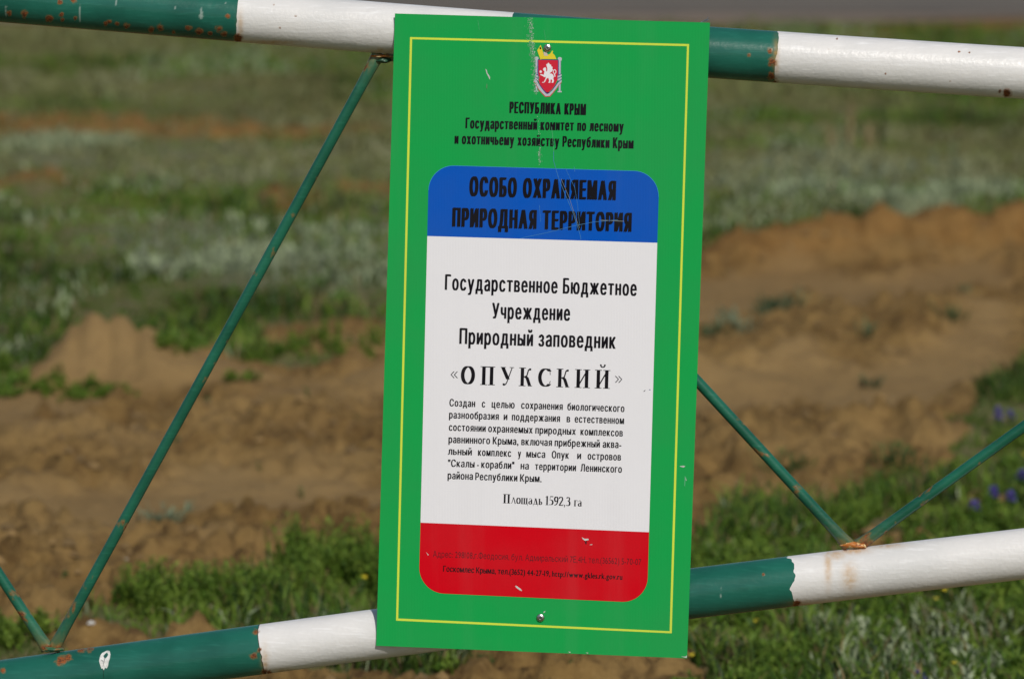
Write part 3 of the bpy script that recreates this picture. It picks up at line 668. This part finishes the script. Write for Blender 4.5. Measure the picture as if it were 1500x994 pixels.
def flat(name, polys, layer, material, parent=SIGN):
    """closed outlines in the sign's plane (photograph pixels), laid 'layer' tenths of a millimetre proud"""
    V, F = [], []
    for P in polys:
        k0 = len(V); V += [on_plane(a, b_, -layer*1e-4) for a, b_ in P]
        if len(P) <= 4 and convex(P): F.append(tuple(range(k0, k0+len(P))))
        else: F += [tuple(k0+i for i in tri) for tri in tessellate_polygon([[Vector((a, b_, 0)) for a, b_ in P]])]
    V = np.array(V); FF = []
    for f in F:                                     # all faces look out of the sign
        nn = np.cross(V[f[1]]-V[f[0]], V[f[2]]-V[f[0]]); FF.append(f if nn@PN > 0 else f[::-1])
    return mk(name, V, FF, material, parent)
def convex(P):
    s = [((P[(i+1) % len(P)][0]-P[i][0])*(P[(i+2) % len(P)][1]-P[(i+1) % len(P)][1])-(P[(i+1) % len(P)][1]-P[i][1])*(P[(i+2) % len(P)][0]-P[(i+1) % len(P)][0])) for i in range(len(P))]
    return all(v >= 0 for v in s) or all(v <= 0 for v in s)
def lerp(a, b_, t_): return (a[0]+(b_[0]-a[0])*t_, a[1]+(b_[1]-a[1])*t_)
# yellow frame line
Y = [(600.6, 54.6), (1009.4, 64.8), (984.0, 926.8), (580.2, 908.2)]; lw = 3.1
def inset(Q, w_):
    c = [sum(p[0] for p in Q)/4, sum(p[1] for p in Q)/4]
    return [(p[0]+w_*(1 if p[0] < c[0] else -1), p[1]+w_*(1 if p[1] < c[1] else -1)) for p in Q]
Yi = inset(Y, lw); flat('frame_line', [[Y[i], Y[(i+1) % 4], Yi[(i+1) % 4], Yi[i]] for i in range(4)], 1.0, M_YELLOW)
# tricolour field
FTL, FTR, FBR, FBL = (628.4, 241.4), (966.0, 251.2), (947.8, 882.4), (613.2, 867.0)
WL0, WR0, WL1, WR1 = (625.9, 345.7), (962.8, 355.6), (616.0, 764.9), (950.8, 778.9)
def corner(P, A, B, r, n=12):                       # rounded corner from the side towards A to the side towards B
    def un(a, b_): L = math.hypot(b_[0]-a[0], b_[1]-a[1]); return ((b_[0]-a[0])/L, (b_[1]-a[1])/L)
    u = un(P, A); v = un(P, B); res = []
    for i in range(n+1):
        a = math.pi/2*i/n; k1 = r*(1-math.sin(a)); k2 = r*(1-math.cos(a)); res.append((P[0]+u[0]*k1+v[0]*k2, P[1]+u[1]*k1+v[1]*k2))
    return res
RC = 37
blue = corner(FTL, WL0, FTR, RC)+corner(FTR, FTL, WR0, RC)+[WR0, WL0]
redp = [WL1, WR1]+corner(FBR, WR1, FBL, RC)+corner(FBL, FBR, WL1, RC)
flat('blue_field', [blue], 1.0, M_SBLUE); flat('white_field', [[WL0, WR0, WR1, WL1]], 1.4, M_SWHITE); flat('red_field', [redp], 1.0, M_SRED)
ob = blue[:-2]; ol = []
for i in range(len(ob)-1):
    a, c = ob[i], ob[i+1]; ol.append([a, c, (c[0]*.998+797*.002, c[1]*.998+320*.002+.35), (a[0]*.998+797*.002, a[1]*.998+320*.002+.35)])
flat('field_outline', ol, 1.6, M_LINE)
# lettering: glyph shapes are taken from Blender's built-in font and set one by one
_g = {}
from mathutils.geometry import interpolate_bezier, delaunay_2d_cdt
def glyph(ch):
    if ch in _g: return _g[ch]
    cu = bpy.data.curves.new('t', 'FONT'); cu.body = ch; cu.size = 1
    ob_ = bpy.data.objects.new('t', cu); cv = ob_.to_curve(bpy.context.evaluated_depsgraph_get()); loops = []
    for sp in cv.splines:
        bp = sp.bezier_points; L = []
        for i in range(len(bp)):
            p, q = bp[i], bp[(i+1) % len(bp)]
            straight = (p.handle_right-p.co).cross(q.co-p.co).length < 1e-5 and (q.handle_left-q.co).cross(q.co-p.co).length < 1e-5
            L += [(p.co.x, p.co.y)] if straight else [(v.x, v.y) for v in interpolate_bezier(p.co, p.handle_right, q.handle_left, q.co, 6)[:-1]]
        if len(L) > 2: loops.append(L)
    ob_.to_curve_clear(); bpy.data.objects.remove(ob_); bpy.data.curves.remove(cu)
    pts = [p for L in loops for p in L]; ed = []; k0 = 0
    for L in loops: ed += [(k0+i, k0+(i+1) % len(L)) for i in range(len(L))]; k0 += len(L)
    vv, _e, ff, *_r = delaunay_2d_cdt([Vector(p) for p in pts], ed, [], 0, 1e-6)
    V = [(v.x, v.y) for v in vv]; F_ = []
    for f in ff:
        x = sum(V[i][0] for i in f)/len(f); y = sum(V[i][1] for i in f)/len(f); wn = 0
        for L in loops:                             # non-zero winding: inside the letter's stroke
            for (ax, ay), (cx, cy) in zip(L, L[1:]+L[:1]):
                side = (cx-ax)*(y-ay)-(x-ax)*(cy-ay)
                if ay <= y < cy and side > 0: wn += 1
                elif cy <= y < ay and side < 0: wn -= 1
        if wn: F_.append(tuple(f))
    co = np.array(V, float); x0, x1 = co[:, 0].min(), co[:, 0].max(); co[:, 0] -= x0
    _g[ch] = (co, F_, x1-x0); return _g[ch]
CAP = glyph('Н')[0][:, 1].max()
def setword(word, H, gap, b_, width):
    """ink boxes set with a constant gap; returns list of (glyph, x, sx)"""
    ws = sum(glyph(c)[2] for c in word if c != ' ')/CAP*H; n = len([c for c in word if c != ' ']); sp = word.count(' ')
    sx = (width-n*b_-(n-1)*gap-sp*(.26*H-gap*0)-word.count('1')*.10*H)/ws; x = 0; res = []
    for c in word:
        if c == ' ': x += .26*H; continue
        res.append((c, x, sx)); x += glyph(c)[2]/CAP*H*sx+b_+gap+(.10*H if c in '1' else 0)
    return res
def text(words, L, Rt, H, bold, layer, material, gap=.07, name='text_line', parent=SIGN):
    """words: [(string, x0, x1)] along the baseline L->Rt (photograph pixels), H cap height"""
    sl = (Rt[1]-L[1])/(Rt[0]-L[0]); vx, vy = (-.0285 if L[0] < 5000 else 0), 1.0
    V, F = [], []; bpx = bold*H
    for (s, x0, x1) in words:
        for (c, x, sx) in setword(s, H, gap*H, bpx, x1-x0):
            co, fs, w_ = glyph(c); stem = max(.3, .13*H*sx); n = max(1, int(math.ceil(bpx/stem))+1) if bpx > 0 else 1
            for k_ in range(n):
                k0 = len(V); dx = bpx*k_/max(1, n-1) if n > 1 else 0
                dy = .028*H*(k_ % 2) if n > 1 else 0
                for (gx, gy) in co:
                    X = x0+x+gx/CAP*H*sx+dx; yy = gy/CAP*H+dy-.012*H
                    V.append(on_plane(X+yy*.0285, L[1]+(X-L[0])*sl-yy, -(layer+.12*k_)*1e-4))
                F += [tuple(k0+i for i in f) for f in fs]
    V = np.array(V); F = [f if np.cross(V[f[1]]-V[f[0]], V[f[2]]-V[f[0]])@PN > 0 else f[::-1] for f in F]
    return mk(name, V, F, material, parent)
def one(s, x0, x1, y0, y1, H, bold, gap=.07, layer=2.2, material=None, name='text_line'):
    return text([(s, x0, x1)], (x0, y0), (x1, y1), H, bold, layer, material or M_BLACK, gap, name)
one('РЕСПУБЛИКА КРЫМ', 746, 858.3, 165.6, 168.9, 16.4, .135, .04)
one('Государственный комитет по лесному', 681.6, 913.5, 188.0, 193.2, 15.4, .12, .045)
one('и охотничьему хозяйству Республики Крым', 665.6, 928, 210.6, 217.8, 15.4, .12, .045)
one('ОСОБО ОХРАНЯЕМАЯ', 687, 902, 287.0, 293.6, 28.2, .135, .04)
one('ПРИРОДНАЯ ТЕРРИТОРИЯ', 661.8, 925, 332.0, 339.8, 27.6, .135, .04)
one('Государственное Бюджетное', 651.4, 932.6, 424.2, 433.0, 22.4, .085, .075, 2.4)
one('Учреждение', 720.3, 835, 466.0, 469.4, 22.6, .085, .075, 2.4)
one('Природный заповедник', 672.6, 901.8, 503.2, 510.4, 22.8, .085, .075, 2.4)
def z5(x): return 600+x/3.75
BODY = [
 (92, 124, 1180, [('Создан', 218, 360), ('с', 396, 415), ('целью', 450, 577), ('сохранения', 612, 841), ('биологического', 866, 1180)]),
 (158, 190, 1178, [('разнообразия', 216, 490), ('и', 516, 537), ('поддержания', 561, 826), ('в', 862, 882), ('естественном', 906, 1178)]),
 (226, 258, 1171, [('состоянии', 215, 418), ('охраняемых', 431, 676), ('природных', 690, 913), ('комплексов', 938, 1171)]),
 (293, 322, 1163, [('равнинного', 213, 442), ('Крыма,', 456, 598), ('включая', 613, 782), ('прибрежный', 796, 1045), ('аква-', 1060, 1163)]),
 (358, 390, 1161, [('льный', 210, 342), ('комплекс', 375, 558), ('у', 594, 612), ('мыса', 640, 745), ('Опук', 780, 875), ('и', 920, 942), ('островов', 977, 1161)]),
 (424, 457, 1166, [('"Скалы', 210, 357), ('-', 370, 380), ('корабли"', 393, 575), ('на', 609, 655), ('территории', 688, 914), ('Ленинского', 938, 1166)]),
 (491, 509, 725, [('района', 208, 348), ('Республики', 360, 592), ('Крым.', 606, 725)])]
for (ya, yb, xe, ws) in BODY:
    x0 = ws[0][1]; text([(s, z5(a), z5(c)) for s, a, c in ws], (z5(x0), 570+ya/3.75), (z5(xe), 570+yb/3.75), 10.7, .09, 2.4, M_BLACK, .08)
one('Адрес: 298108,г.Феодосия, бул. Адмиральский 7Е,4Н, тел.(36562) 5-70-07', 634.2, 939.2, 815.0, 826.8, 9.3, 0, .10, 2.2, M_MAROON)
one('Госкомлес Крыма, тел.(3652) 44-27-19, http://www.gkles.rk.gov.ru', 649, 911.6, 836.4, 848.4, 8.6, .07, .05)
# serif lettering: drawn with a broad pen (wide upright strokes, thin level ones)
def hullseg(p, q, nw, nh):
    xs = [(-nw/2, -nh/2), (nw/2, -nh/2), (nw/2, nh/2), (-nw/2, nh/2)]
    pts = sorted(set([(p[0]+a, p[1]+b_) for a, b_ in xs]+[(q[0]+a, q[1]+b_) for a, b_ in xs]))
    def half(ps):
        h = []
        for r in ps:
            while len(h) > 1 and (h[-1][0]-h[-2][0])*(r[1]-h[-2][1])-(h[-1][1]-h[-2][1])*(r[0]-h[-2][0]) <= 1e-12: h.pop()
            h.append(r)
        return h
    a = half(pts); b_ = half(pts[::-1]); return a[:-1]+b_[:-1]
def arc(cx, cy, rx, ry, a0, a1, n=14): return [(cx+rx*math.cos(math.radians(a0+(a1-a0)*i/n)), cy+ry*math.sin(math.radians(a0+(a1-a0)*i/n))) for i in range(n+1)]
def stem(x, y0=0, y1=1, tk=None, s=.10, top=True, bot=True):
    tk = tk or TK*.95
    r = [([(x, y0+.02), (x, y1-.02)], tk, .03)]
    if bot: r.append(([(x-tk/2-s+.02, y0+.015), (x+tk/2+s-.02, y0+.015)], .03, .035))
    if top: r.append(([(x-tk/2-s+.02, y1-.015), (x+tk/2+s-.02, y1-.015)], .03, .035))
    return r
TK = .20
def ser(ch):
    T_ = TK; bar = lambda a, c, y: [([(a, y), (c, y)], .03, .045)]
    if ch == 'О': return [(arc(.38, .5, .29, .475, 0, 360, 28), T_, .03)], .76
    if ch == 'С': return [(arc(.40, .5, .31, .475, 48, 312, 24), T_*.95, .03), ([(.62, .98), (.645, .67)], .03, .05), ([(.62, .2), (.66, .3)], .03, .03)], .70
    if ch == 'П': return stem(.17)+stem(.59)+bar(.1, .66, .975), .76
    if ch == 'И': return stem(.17)+stem(.63)+[([(.20, .14), (.60, .86)], .05, .05)], .80
    if ch == 'Й': return ser('И')[0]+[(arc(.40, 1.26, .11, .11, 180, 360, 10), .05, .05), ([(.29, 1.27), (.29, 1.25)], .09, .07), ([(.51, 1.27), (.51, 1.25)], .09, .07)], .80
    if ch == 'У': return [([(.12, .96), (.40, .36)], T_*.95, .04), ([(.62, .96), (.36, .2), (.28, .06), (.2, .03)], .045, .04), ([(.17, .07), (.20, .04)], .10, .09), ([(.0, .985), (.26, .985)], .03, .035), ([(.5, .985), (.72, .985)], .03, .035)], .72
    if ch == 'К': return stem(.17)+[([(.27, .50), (.42, .56), (.50, .86), (.58, .94)], .06, .04), ([(.60, .90), (.61, .93)], .09, .08), ([(.34, .52), (.44, .44), (.58, .06)], T_*.85, .04), ([(.50, .015), (.71, .015)], .03, .035)], .72
    t2 = .14
    if ch == 'л': return [([(.10, .04), (.16, .10), (.30, .64)], .045, .04), ([(.32, .64), (.50, .02)], .09, .03), ([(.24, .66), (.36, .66)], .05, .03), ([(.42, .015), (.58, .015)], .03, .03)], .58
    if ch == 'о': return [(arc(.23, .335, .17, .32, 0, 360, 18), t2, .03)], .46
    if ch == 'щ': return stem(.11, 0, .66, t2, .05)+stem(.36, 0, .66, t2, .05)+stem(.61, 0, .66, t2, .05)+bar(.06, .72, .015)+[([(.71, .02), (.71, -.16)], .035, .03)], .76
    if ch == 'а': return [([(.33, .06), (.33, .50)], t2, .03), (arc(.21, .50, .12, .15, 0, 170, 8), .05, .03), (arc(.19, .18, .13, .16, 60, 330, 12), t2*.9, .03), ([(.19, .36), (.33, .42)], .03, .03), ([(.36, .05), (.43, .07)], .05, .03)], .44
    if ch == 'д': return [([(.09, .03), (.17, .2), (.27, .64)], .045, .04), ([(.30, .64), (.44, .03)], t2, .03), ([(.2, .66), (.34, .66)], .05, .03)]+bar(.04, .52, .03)+[([(.045, .02), (.045, -.15)], .03, .03), ([(.515, .02), (.515, -.15)], .03, .03)], .56
    if ch == 'ь': return stem(.11, 0, .66, t2, .05, True, False)+[(arc(.20, .18, .15, .165, -90, 90, 10), t2*.8, .03)]+bar(.08, .22, .35)+bar(.03, .22, .015), .40
    if ch == 'г': return stem(.12, 0, .66, t2, .05)+bar(.1, .36, .645)+[([(.37, .64), (.37, .48)], .03, .03)], .42
    if ch == '1': return stem(.20, 0, 1, t2, .08, False, True)+[([(.06, .86), (.18, .96)], .04, .03)], .36
    if ch == '5': return [([(.12, .95), (.38, .95)], .04, .09), ([(.12, .95), (.09, .56)], .03, .03), (arc(.17, .32, .19, .27, 110, -110, 14), t2, .03), ([(.06, .06), (.1, .06)], .08, .07)], .44
    if ch == '9': return [(arc(.21, .68, .145, .28, 0, 360, 18), t2, .03), ([(.36, .66), (.34, .35), (.24, .12), (.08, .02)], t2*.7, .04)], .44
    if ch == '2': return [(arc(.19, .72, .15, .24, 165, -30, 12)+[(.06, .06)], t2*.85, .04), ([(.05, .04), (.39, .04)], .03, .09), ([(.39, .06), (.41, .18)], .03, .03)], .44
    if ch == '3': return [(arc(.18, .75, .13, .21, 155, -70, 12), t2*.8, .03), (arc(.17, .29, .17, .27, 90, -130, 14), t2, .03)], .42
    if ch == ',': return [([(.08, .05), (.08, .03)], .11, .09), ([(.12, .02), (.05, -.16)], .04, .03)], .20
    return [], .3
def serif(items, L, Rt, H, layer=2.4, name='text_line', sy=1.0):
    """items: [(char, x0, x1)] in photograph pixels"""
    sl = (Rt[1]-L[1])/(Rt[0]-L[0]); V, F = [], []
    for (c, x0, x1) in items:
        st, w_ = ser(c); sx = (x1-x0)/w_
        for (P, nw, nh) in st:
            for a, b_ in zip(P[:-1], P[1:]):
                h = hullseg(a, b_, nw, nh); k0 = len(V)
                for (gx, gy) in h:
                    X = x0+gx*sx; yy = gy*H; V.append(on_plane(X+yy*.0285, L[1]+(X-L[0])*sl-yy, -(layer+random.random()*.5)*1e-4))
                F.append(tuple(range(k0, k0+len(h)))[::1])
    return mk(name, V, F, M_BLACK, SIGN)
def z4x(x): return 600+x/3.75
its = [('О', 281, 357), ('П', 389, 466), ('У', 499, 570), ('К', 601, 672), ('С', 705, 776), ('К', 807, 878), ('И', 908, 988), ('Й', 1018, 1098)]
serif([(c, z4x(a), z4x(b_)) for c, a, b_ in its], (z4x(281), 380+684/3.75), (z4x(1098), 380+709/3.75), 27.0)
def chev(x, y, s, d): return [[(x, y), (x+d*s*.9, y-s), (x+d*(s*.9+1.6), y-s), (x+d*1.5, y), (x+d*(s*.9+1.6), y+s), (x+d*s*.9, y+s)]]
GX_ = lambda x: 600+x/3.75
flat('quotation_mark', chev(GX_(225), 380+632/3.75, 4.9, 1)+chev(GX_(243), 380+632.5/3.75, 4.9, 1), 2.4, M_BLACK)
flat('quotation_mark', chev(GX_(1168), 380+658/3.75, 4.9, -1)+chev(GX_(1150), 380+657.5/3.75, 4.9, -1), 2.4, M_BLACK)
def run(s, x0, x1, gap):
    ws = [ser(c)[1] for c in s]; tot = sum(ws)+gap*(len(s)-1); k_ = (x1-x0)/tot; r = []; x = x0
    for c, w_ in zip(s, ws): r.append((c, x, x+w_*k_)); x += (w_+gap)*k_
    return r
TK = .20
serif(run('Площадь', z5(513), z5(728), .03)+run('1592,3', z5(743), z5(884), .02)+run('га', z5(902), z5(946), .02), (z5(513), 570+624/3.75), (z5(946), 570+643/3.75), 13.4)
# crest (points read off the enlarged crest)
def e(pts): return [(740+a/8.286, 40+b_/8.283) for a, b_ in pts]
CR = flat('crest', [e([(404, 398), (640, 402), (640, 560), (634, 640), (600, 712), (560, 762), (512, 800), (470, 762), (428, 712), (404, 640), (400, 560)])], 1.6, M_CRED)
flat('shield_edge', [e([(396, 392), (404, 392), (404, 560), (408, 640), (400, 640), (394, 560)]), e([(640, 396), (648, 396), (646, 600), (638, 640), (634, 640), (640, 560)]), e([(398, 390), (646, 394), (646, 402), (398, 398)])], 2.0, M_NAVY, CR)
flat('sun_rays', [e([(438, 386), (440, 345), (470, 350), (500, 340), (545, 325), (560, 300), (572, 285), (582, 290), (575, 318), (600, 340), (622, 388)])], 1.6, M_GOLD, CR)
for dx in (0, 1):
    x = 380 if dx == 0 else 662; q = 0 if dx == 0 else 6
    flat('column', [e([(x-16, 400+q), (x+16, 400+q), (x+12, 770+q), (x-14, 770+q)]), e([(x-26, 768+q), (x+24, 768+q), (x+24, 784+q), (x-26, 784+q)]), e([(x-24, 372+q), (x-12, 358+q), (x+14, 358+q), (x+26, 372+q), (x+22, 400+q), (x-20, 400+q)])], 1.6, M_GREY, CR)
    flat('column_shade', [e([(x-16, 402+q), (x-9, 402+q), (x-8, 768+q), (x-14, 768+q)]), e([(x+10, 402+q), (x+16, 402+q), (x+12, 768+q), (x+7, 768+q)])], 1.9, M_GREY2, CR)
flat('ribbon', [e([(352, 630), (372, 632), (400, 668), (424, 712), (462, 760), (496, 792), (512, 806), (536, 790), (570, 762), (610, 710), (640, 668), (684, 636), (684, 664), (648, 700), (618, 744), (578, 792), (540, 834), (490, 838), (452, 800), (410, 752), (380, 694), (352, 656)])], 2.1, M_GREY, CR)
for rb in ([(362, 566), (398, 588), (402, 612), (362, 590)], [(362, 604), (400, 630), (404, 652), (362, 626)], [(636, 590), (684, 570), (684, 592), (636, 614)], [(636, 628), (684, 606), (684, 626), (636, 652)]): flat('ribbon', [e(rb)], 2.1, M_GREY, CR)
flat('ribbon_stripe', [e([(372, 628), (382, 634), (404, 664), (430, 708), (466, 756), (500, 792), (512, 812), (538, 788), (570, 756), (606, 706), (636, 664), (684, 628), (684, 638), (642, 672), (612, 714), (574, 764), (530, 804), (500, 808), (462, 768), (424, 716), (398, 672)]), e([(362, 558), (400, 582), (400, 590), (362, 566)]), e([(362, 596), (402, 624), (402, 632), (362, 604)]), e([(636, 584), (684, 562), (684, 570), (636, 592)]), e([(636, 620), (684, 598), (684, 606), (636, 628)])], 2.5, M_NAVY, CR)
flat('ribbon_hem', [e([(352, 656), (380, 694), (410, 752), (452, 800), (490, 838), (540, 834), (578, 792), (618, 744), (648, 700), (684, 664), (684, 670), (650, 708), (622, 750), (582, 800), (544, 843), (486, 846), (446, 806), (404, 758), (374, 700), (350, 662)])], 2.5, M_CRED, CR)
flat('griffin', [
    e([(446, 668), (470, 664), (490, 622), (496, 600), (480, 608), (462, 598), (440, 586), (424, 578), (430, 568), (452, 574), (468, 580), (472, 560), (478, 535), (468, 528), (458, 512), (466, 496), (484, 488), (496, 494), (498, 540), (510, 530), (512, 500), (500, 460), (500, 446), (512, 452), (516, 436), (530, 432), (540, 452), (556, 456), (560, 476), (576, 484), (572, 502), (580, 516), (566, 540), (548, 552), (540, 566), (560, 562), (582, 576), (590, 600), (584, 622), (592, 648), (584, 674), (564, 676), (566, 664), (572, 650), (560, 630), (550, 640), (548, 674), (526, 676), (526, 666), (536, 656), (528, 630), (522, 612), (500, 628), (486, 660), (474, 672), (450, 674)]),
    e([(418, 532), (430, 524), (444, 532), (446, 548), (434, 556), (418, 550)])]
    + [e([(600+22*math.cos(a), 540+28*math.sin(a)), (600+22*math.cos(a+.53), 540+28*math.sin(a+.53)), (600+13*math.cos(a+.53), 540+18*math.sin(a+.53)), (600+13*math.cos(a), 540+18*math.sin(a))]) for a in [i*.5236 for i in range(12)]]
    + [e([(592, 566), (604, 562), (610, 600), (600, 606)])], 2.3, M_SWHITE, CR)
# worn and damaged spots of the print
def specks(name, path, w_, n, material, layer=2.8, smin=.25, smax=.9):
    P = []
    for _ in range(n):
        t_ = random.random()*(len(path)-1); i = int(t_); p = lerp(path[i], path[i+1], t_-i); x = p[0]+random.gauss(0, w_*.38); y = p[1]+random.gauss(0, 1.2); s = random.uniform(smin, smax)
        k_ = random.randint(4, 6); a0 = random.random()*6
        P.append([(x+s*random.uniform(.5, 1)*math.cos(a0+6.283*j/k_), y+s*1.5*random.uniform(.5, 1)*math.sin(a0+6.283*j/k_)) for j in range(k_)])
    return flat(name, P, layer, material)
M_HAZE = simple('rubbed_print', (.16, .42, .22), .6)
specks('rubbed_streak', [(776, 27), (778, 62), (782, 90), (785, 135)], 6.5, 420, M_HAZE, 2.6, .35, 1.0)
specks('rubbed_streak', [(777, 27), (779, 62), (783, 92), (784, 140)], 4.0, 150, M_FILM, 3.0, .15, .7)
specks('rubbed_streak', [(790, 216), (791, 240)], 4, 60, M_HAZE, 2.6, .4, 1.1); specks('rubbed_streak', [(788, 166), (790, 200), (791, 240)], 3, 26, M_FILM, 3.0, .2, .6)
def scratch(pts, w_, material, layer=3.2):
    P = []
    for a, b_ in zip(pts[:-1], pts[1:]):
        L = math.hypot(b_[0]-a[0], b_[1]-a[1]); nx, ny = -(b_[1]-a[1])/L*w_/2, (b_[0]-a[0])/L*w_/2
        P.append([(a[0]+nx, a[1]+ny), (b_[0]+nx, b_[1]+ny), (b_[0]-nx, b_[1]-ny), (a[0]-nx, a[1]-ny)])
    return flat('scratch', P, layer, material)
M_SCR = simple('scratch_pale', (.06, .24, .50), .6); M_SCG = simple('scratch_ochre', (.22, .25, .25), .6); M_SCGR = simple('scratch_green', (.10, .42, .20), .6)
scratch([(811, 222), (811, 236), (818, 260), (828, 285), (838, 308), (845, 328), (850, 345), (851, 351)], .55, M_SCR)
scratch([(822, 262), (834, 290), (843, 318), (849, 334)], .5, M_SCG); scratch([(762, 349), (800, 341), (840, 331), (870, 325), (905, 322)], .5, M_SCR); scratch([(880, 322.5), (914, 324)], .8, M_SCG)
scratch([(828, 246), (842, 275), (846, 300), (849, 330)], .35, M_SCR); scratch([(841, 244), (842, 252)], .4, M_SCR); scratch([(808, 186), (810, 205), (811, 222)], .5, M_SCGR); scratch([(790, 300), (792, 325)], .35, M_SCR)
scratch([(797, 44), (800, 62)], .3, M_SCGR); scratch([(700, 30), (702, 44)], .3, M_SCGR)
def chip(pts, material=M_FILM, layer=3.4): return flat('chip', [pts], layer, material)
chip([(711, 101), (713, 103), (714, 107), (718, 113), (717.5, 117), (715, 112), (712.5, 107)]); chip([(713, 122), (714, 125), (713.5, 131), (712, 128)], M_EDGE)
chip([(852, 786), (856, 788.5), (862, 788.4), (862.5, 790.4), (857, 791.5), (854, 789.5)]); chip([(856, 792), (860, 792), (859, 797), (857.5, 796)], M_MAROON); chip([(863, 797.3), (868, 796.2), (867, 797.8)])
chip([(754.5, 857), (757, 857.5), (763, 862), (765, 865), (762, 864.4), (756, 860)]); chip([(942, 573.6), (944.5, 571.2), (946, 571), (944, 573)], M_BLACK); chip([(950, 571), (952.5, 569.4), (953, 571.5)], M_GREY2)
chip([(995, 682.5), (1001, 681.5), (1004, 682.5), (1001, 684.3)]); chip([(1004, 698), (1006, 704), (1004.6, 703)]); chip([(787, 74), (792, 66), (794, 72), (797, 82), (792, 88), (789, 80)], M_GOLD)
chip([(796, 76), (801, 77), (803, 82), (797, 82)], simple('torn_film', (.60, .50, .42), .7)); chip([(790, 70), (792, 69), (793, 72), (791, 73)], M_BLACK, 3.7)
chip([(624, 808), (628, 812), (627, 813)], M_FILM); chip([(796.5, 895), (799, 894), (798, 896.5), (796, 897)]); chip([(997, 960.5), (1006, 963), (1006.3, 959), (1004, 961)]); chip([(832, 953.8), (836, 954), (835, 955.5)]); chip([(858, 955), (862, 955.2), (861, 956.4)])
chip([(1003, 697), (1004.4, 697.5), (1003.4, 712), (1002.4, 711)], M_SCGR)
# screws
def screw(px, py, r):
    c = on_plane(px, py, -.0003); up_ = np.array([0, 0, 1.0]); V = []; nu = 28; prof_ = [(1, 0), (1.0, .22), (.86, .42), (.6, .55), (.42, .60), (.40, .34), (0.01, .34)]
    for (rr, zz) in prof_:
        for i in range(nu):
            a = 2*math.pi*i/nu; V.append(c+r*rr*(PU*math.cos(a)+up_*math.sin(a))+PN*zz*r)
    Fq = [(j*nu+i, j*nu+(i+1) % nu, (j+1)*nu+(i+1) % nu, (j+1)*nu+i) for j in range(len(prof_)-1) for i in range(nu)]
    s = mk('screw', V, Fq, M_ZINC, SIGN, smooth=False)
    V = []; F_ = []
    for a in (.4, .4+math.pi/2):
        d1 = PU*math.cos(a)+up_*math.sin(a); d2 = -PU*math.sin(a)+up_*math.cos(a); k0 = len(V)
        for (u, v) in ((-.33, -.09), (.33, -.09), (.33, .09), (-.33, .09)): V.append(c+r*(u*d1+v*d2)+PN*(.36*r+(.0001 if a > 1 else 0)))
        F_.append((k0, k0+1, k0+2, k0+3))
    mk('screw_slot', V, F_, simple('slot_dark', (.03, .03, .03), .6), s); return s
screw(802, 70.3, .0062); screw(791.8, 903.8, .0066)
# thin wire poking up at the sign's upper right corner
def P3(px, py, bk): return on_plane(px, py, bk)
M_WIRE = simple('galvanised_wire', (.35, .37, .42), .4, .8)
wr = tag(empty('tie_wire', P3(1030, 33, .004)), 'twist of thin grey wire at the upper right corner of the sign', 'wire')
tube('wire_strand', [P3(1024, 36, .004), P3(1028, 33, .003), P3(1032, 30, .002), P3(1036, 28.5, .001), P3(1037.5, 25, .001)], .0007, 8, M_WIRE, wr); tube('wire_strand', [P3(1022, 37, .004), P3(1028, 32, .003), P3(1034, 31, .003), P3(1039, 29, .002)], .0007, 8, M_WIRE, wr)
# flowers, last
for (a, b_, h_, n_, lb) in [
    (1462, 640, 42, 13, 'violet flower spike highest of all, above the end of the right hand strut'), (1452, 752, 38, 14, 'violet flower spike close to the strut, leftmost of the lower violet cluster'),
    (1477, 756, 36, 12, 'violet flower spike in the middle of the cluster above the white pipe'), (1494, 732, 40, 14, 'violet flower spike at the right edge of the picture above the white pipe'),
    (1429, 768, 32, 10, 'small dark violet flower spike left of the violet cluster, near the soil'), (1344, 1010, 26, 8, 'violet flower spike at the bottom edge below the white pipe'),
    (1483, 622, 24, 5, 'faint small violet spike just right of the highest one')]:
    flower('violet_flower', a, b_, h_, n_, M_VIO, lb, .0125)
for (a, b_, h_, lb) in [
    (1497, 690, 24, 'bright yellow flower at the right edge above the violet cluster'), (1030, 880, 16, 'small yellow flower beside the sign just under the green band'),
    (1382, 888, 20, 'yellow flower just below the middle of the white band at lower right'), (1066, 905, 14, 'yellow flower under the green band, second from the sign'),
    (1105, 930, 18, 'small yellow flower in herbs below the green and white joint'), (1018, 985, 16, 'yellow flower at the lower right foot of the sign'),
    (1400, 990, 18, 'yellow flower among the silvery shoots near the bottom edge'), (530, 880, 30, 'tiny yellow flower among leafy herbs left of the sign'),
    (1160, 900, 14, 'tiny yellow flower in herbs under the start of the white band'), (1370, 900, 20, 'yellow flower slightly left of and below the one under the white band')]:
    flower('yellow_flower', a, b_, h_, 1, M_YEL, lb, .0075, False, 'yellow flowers')
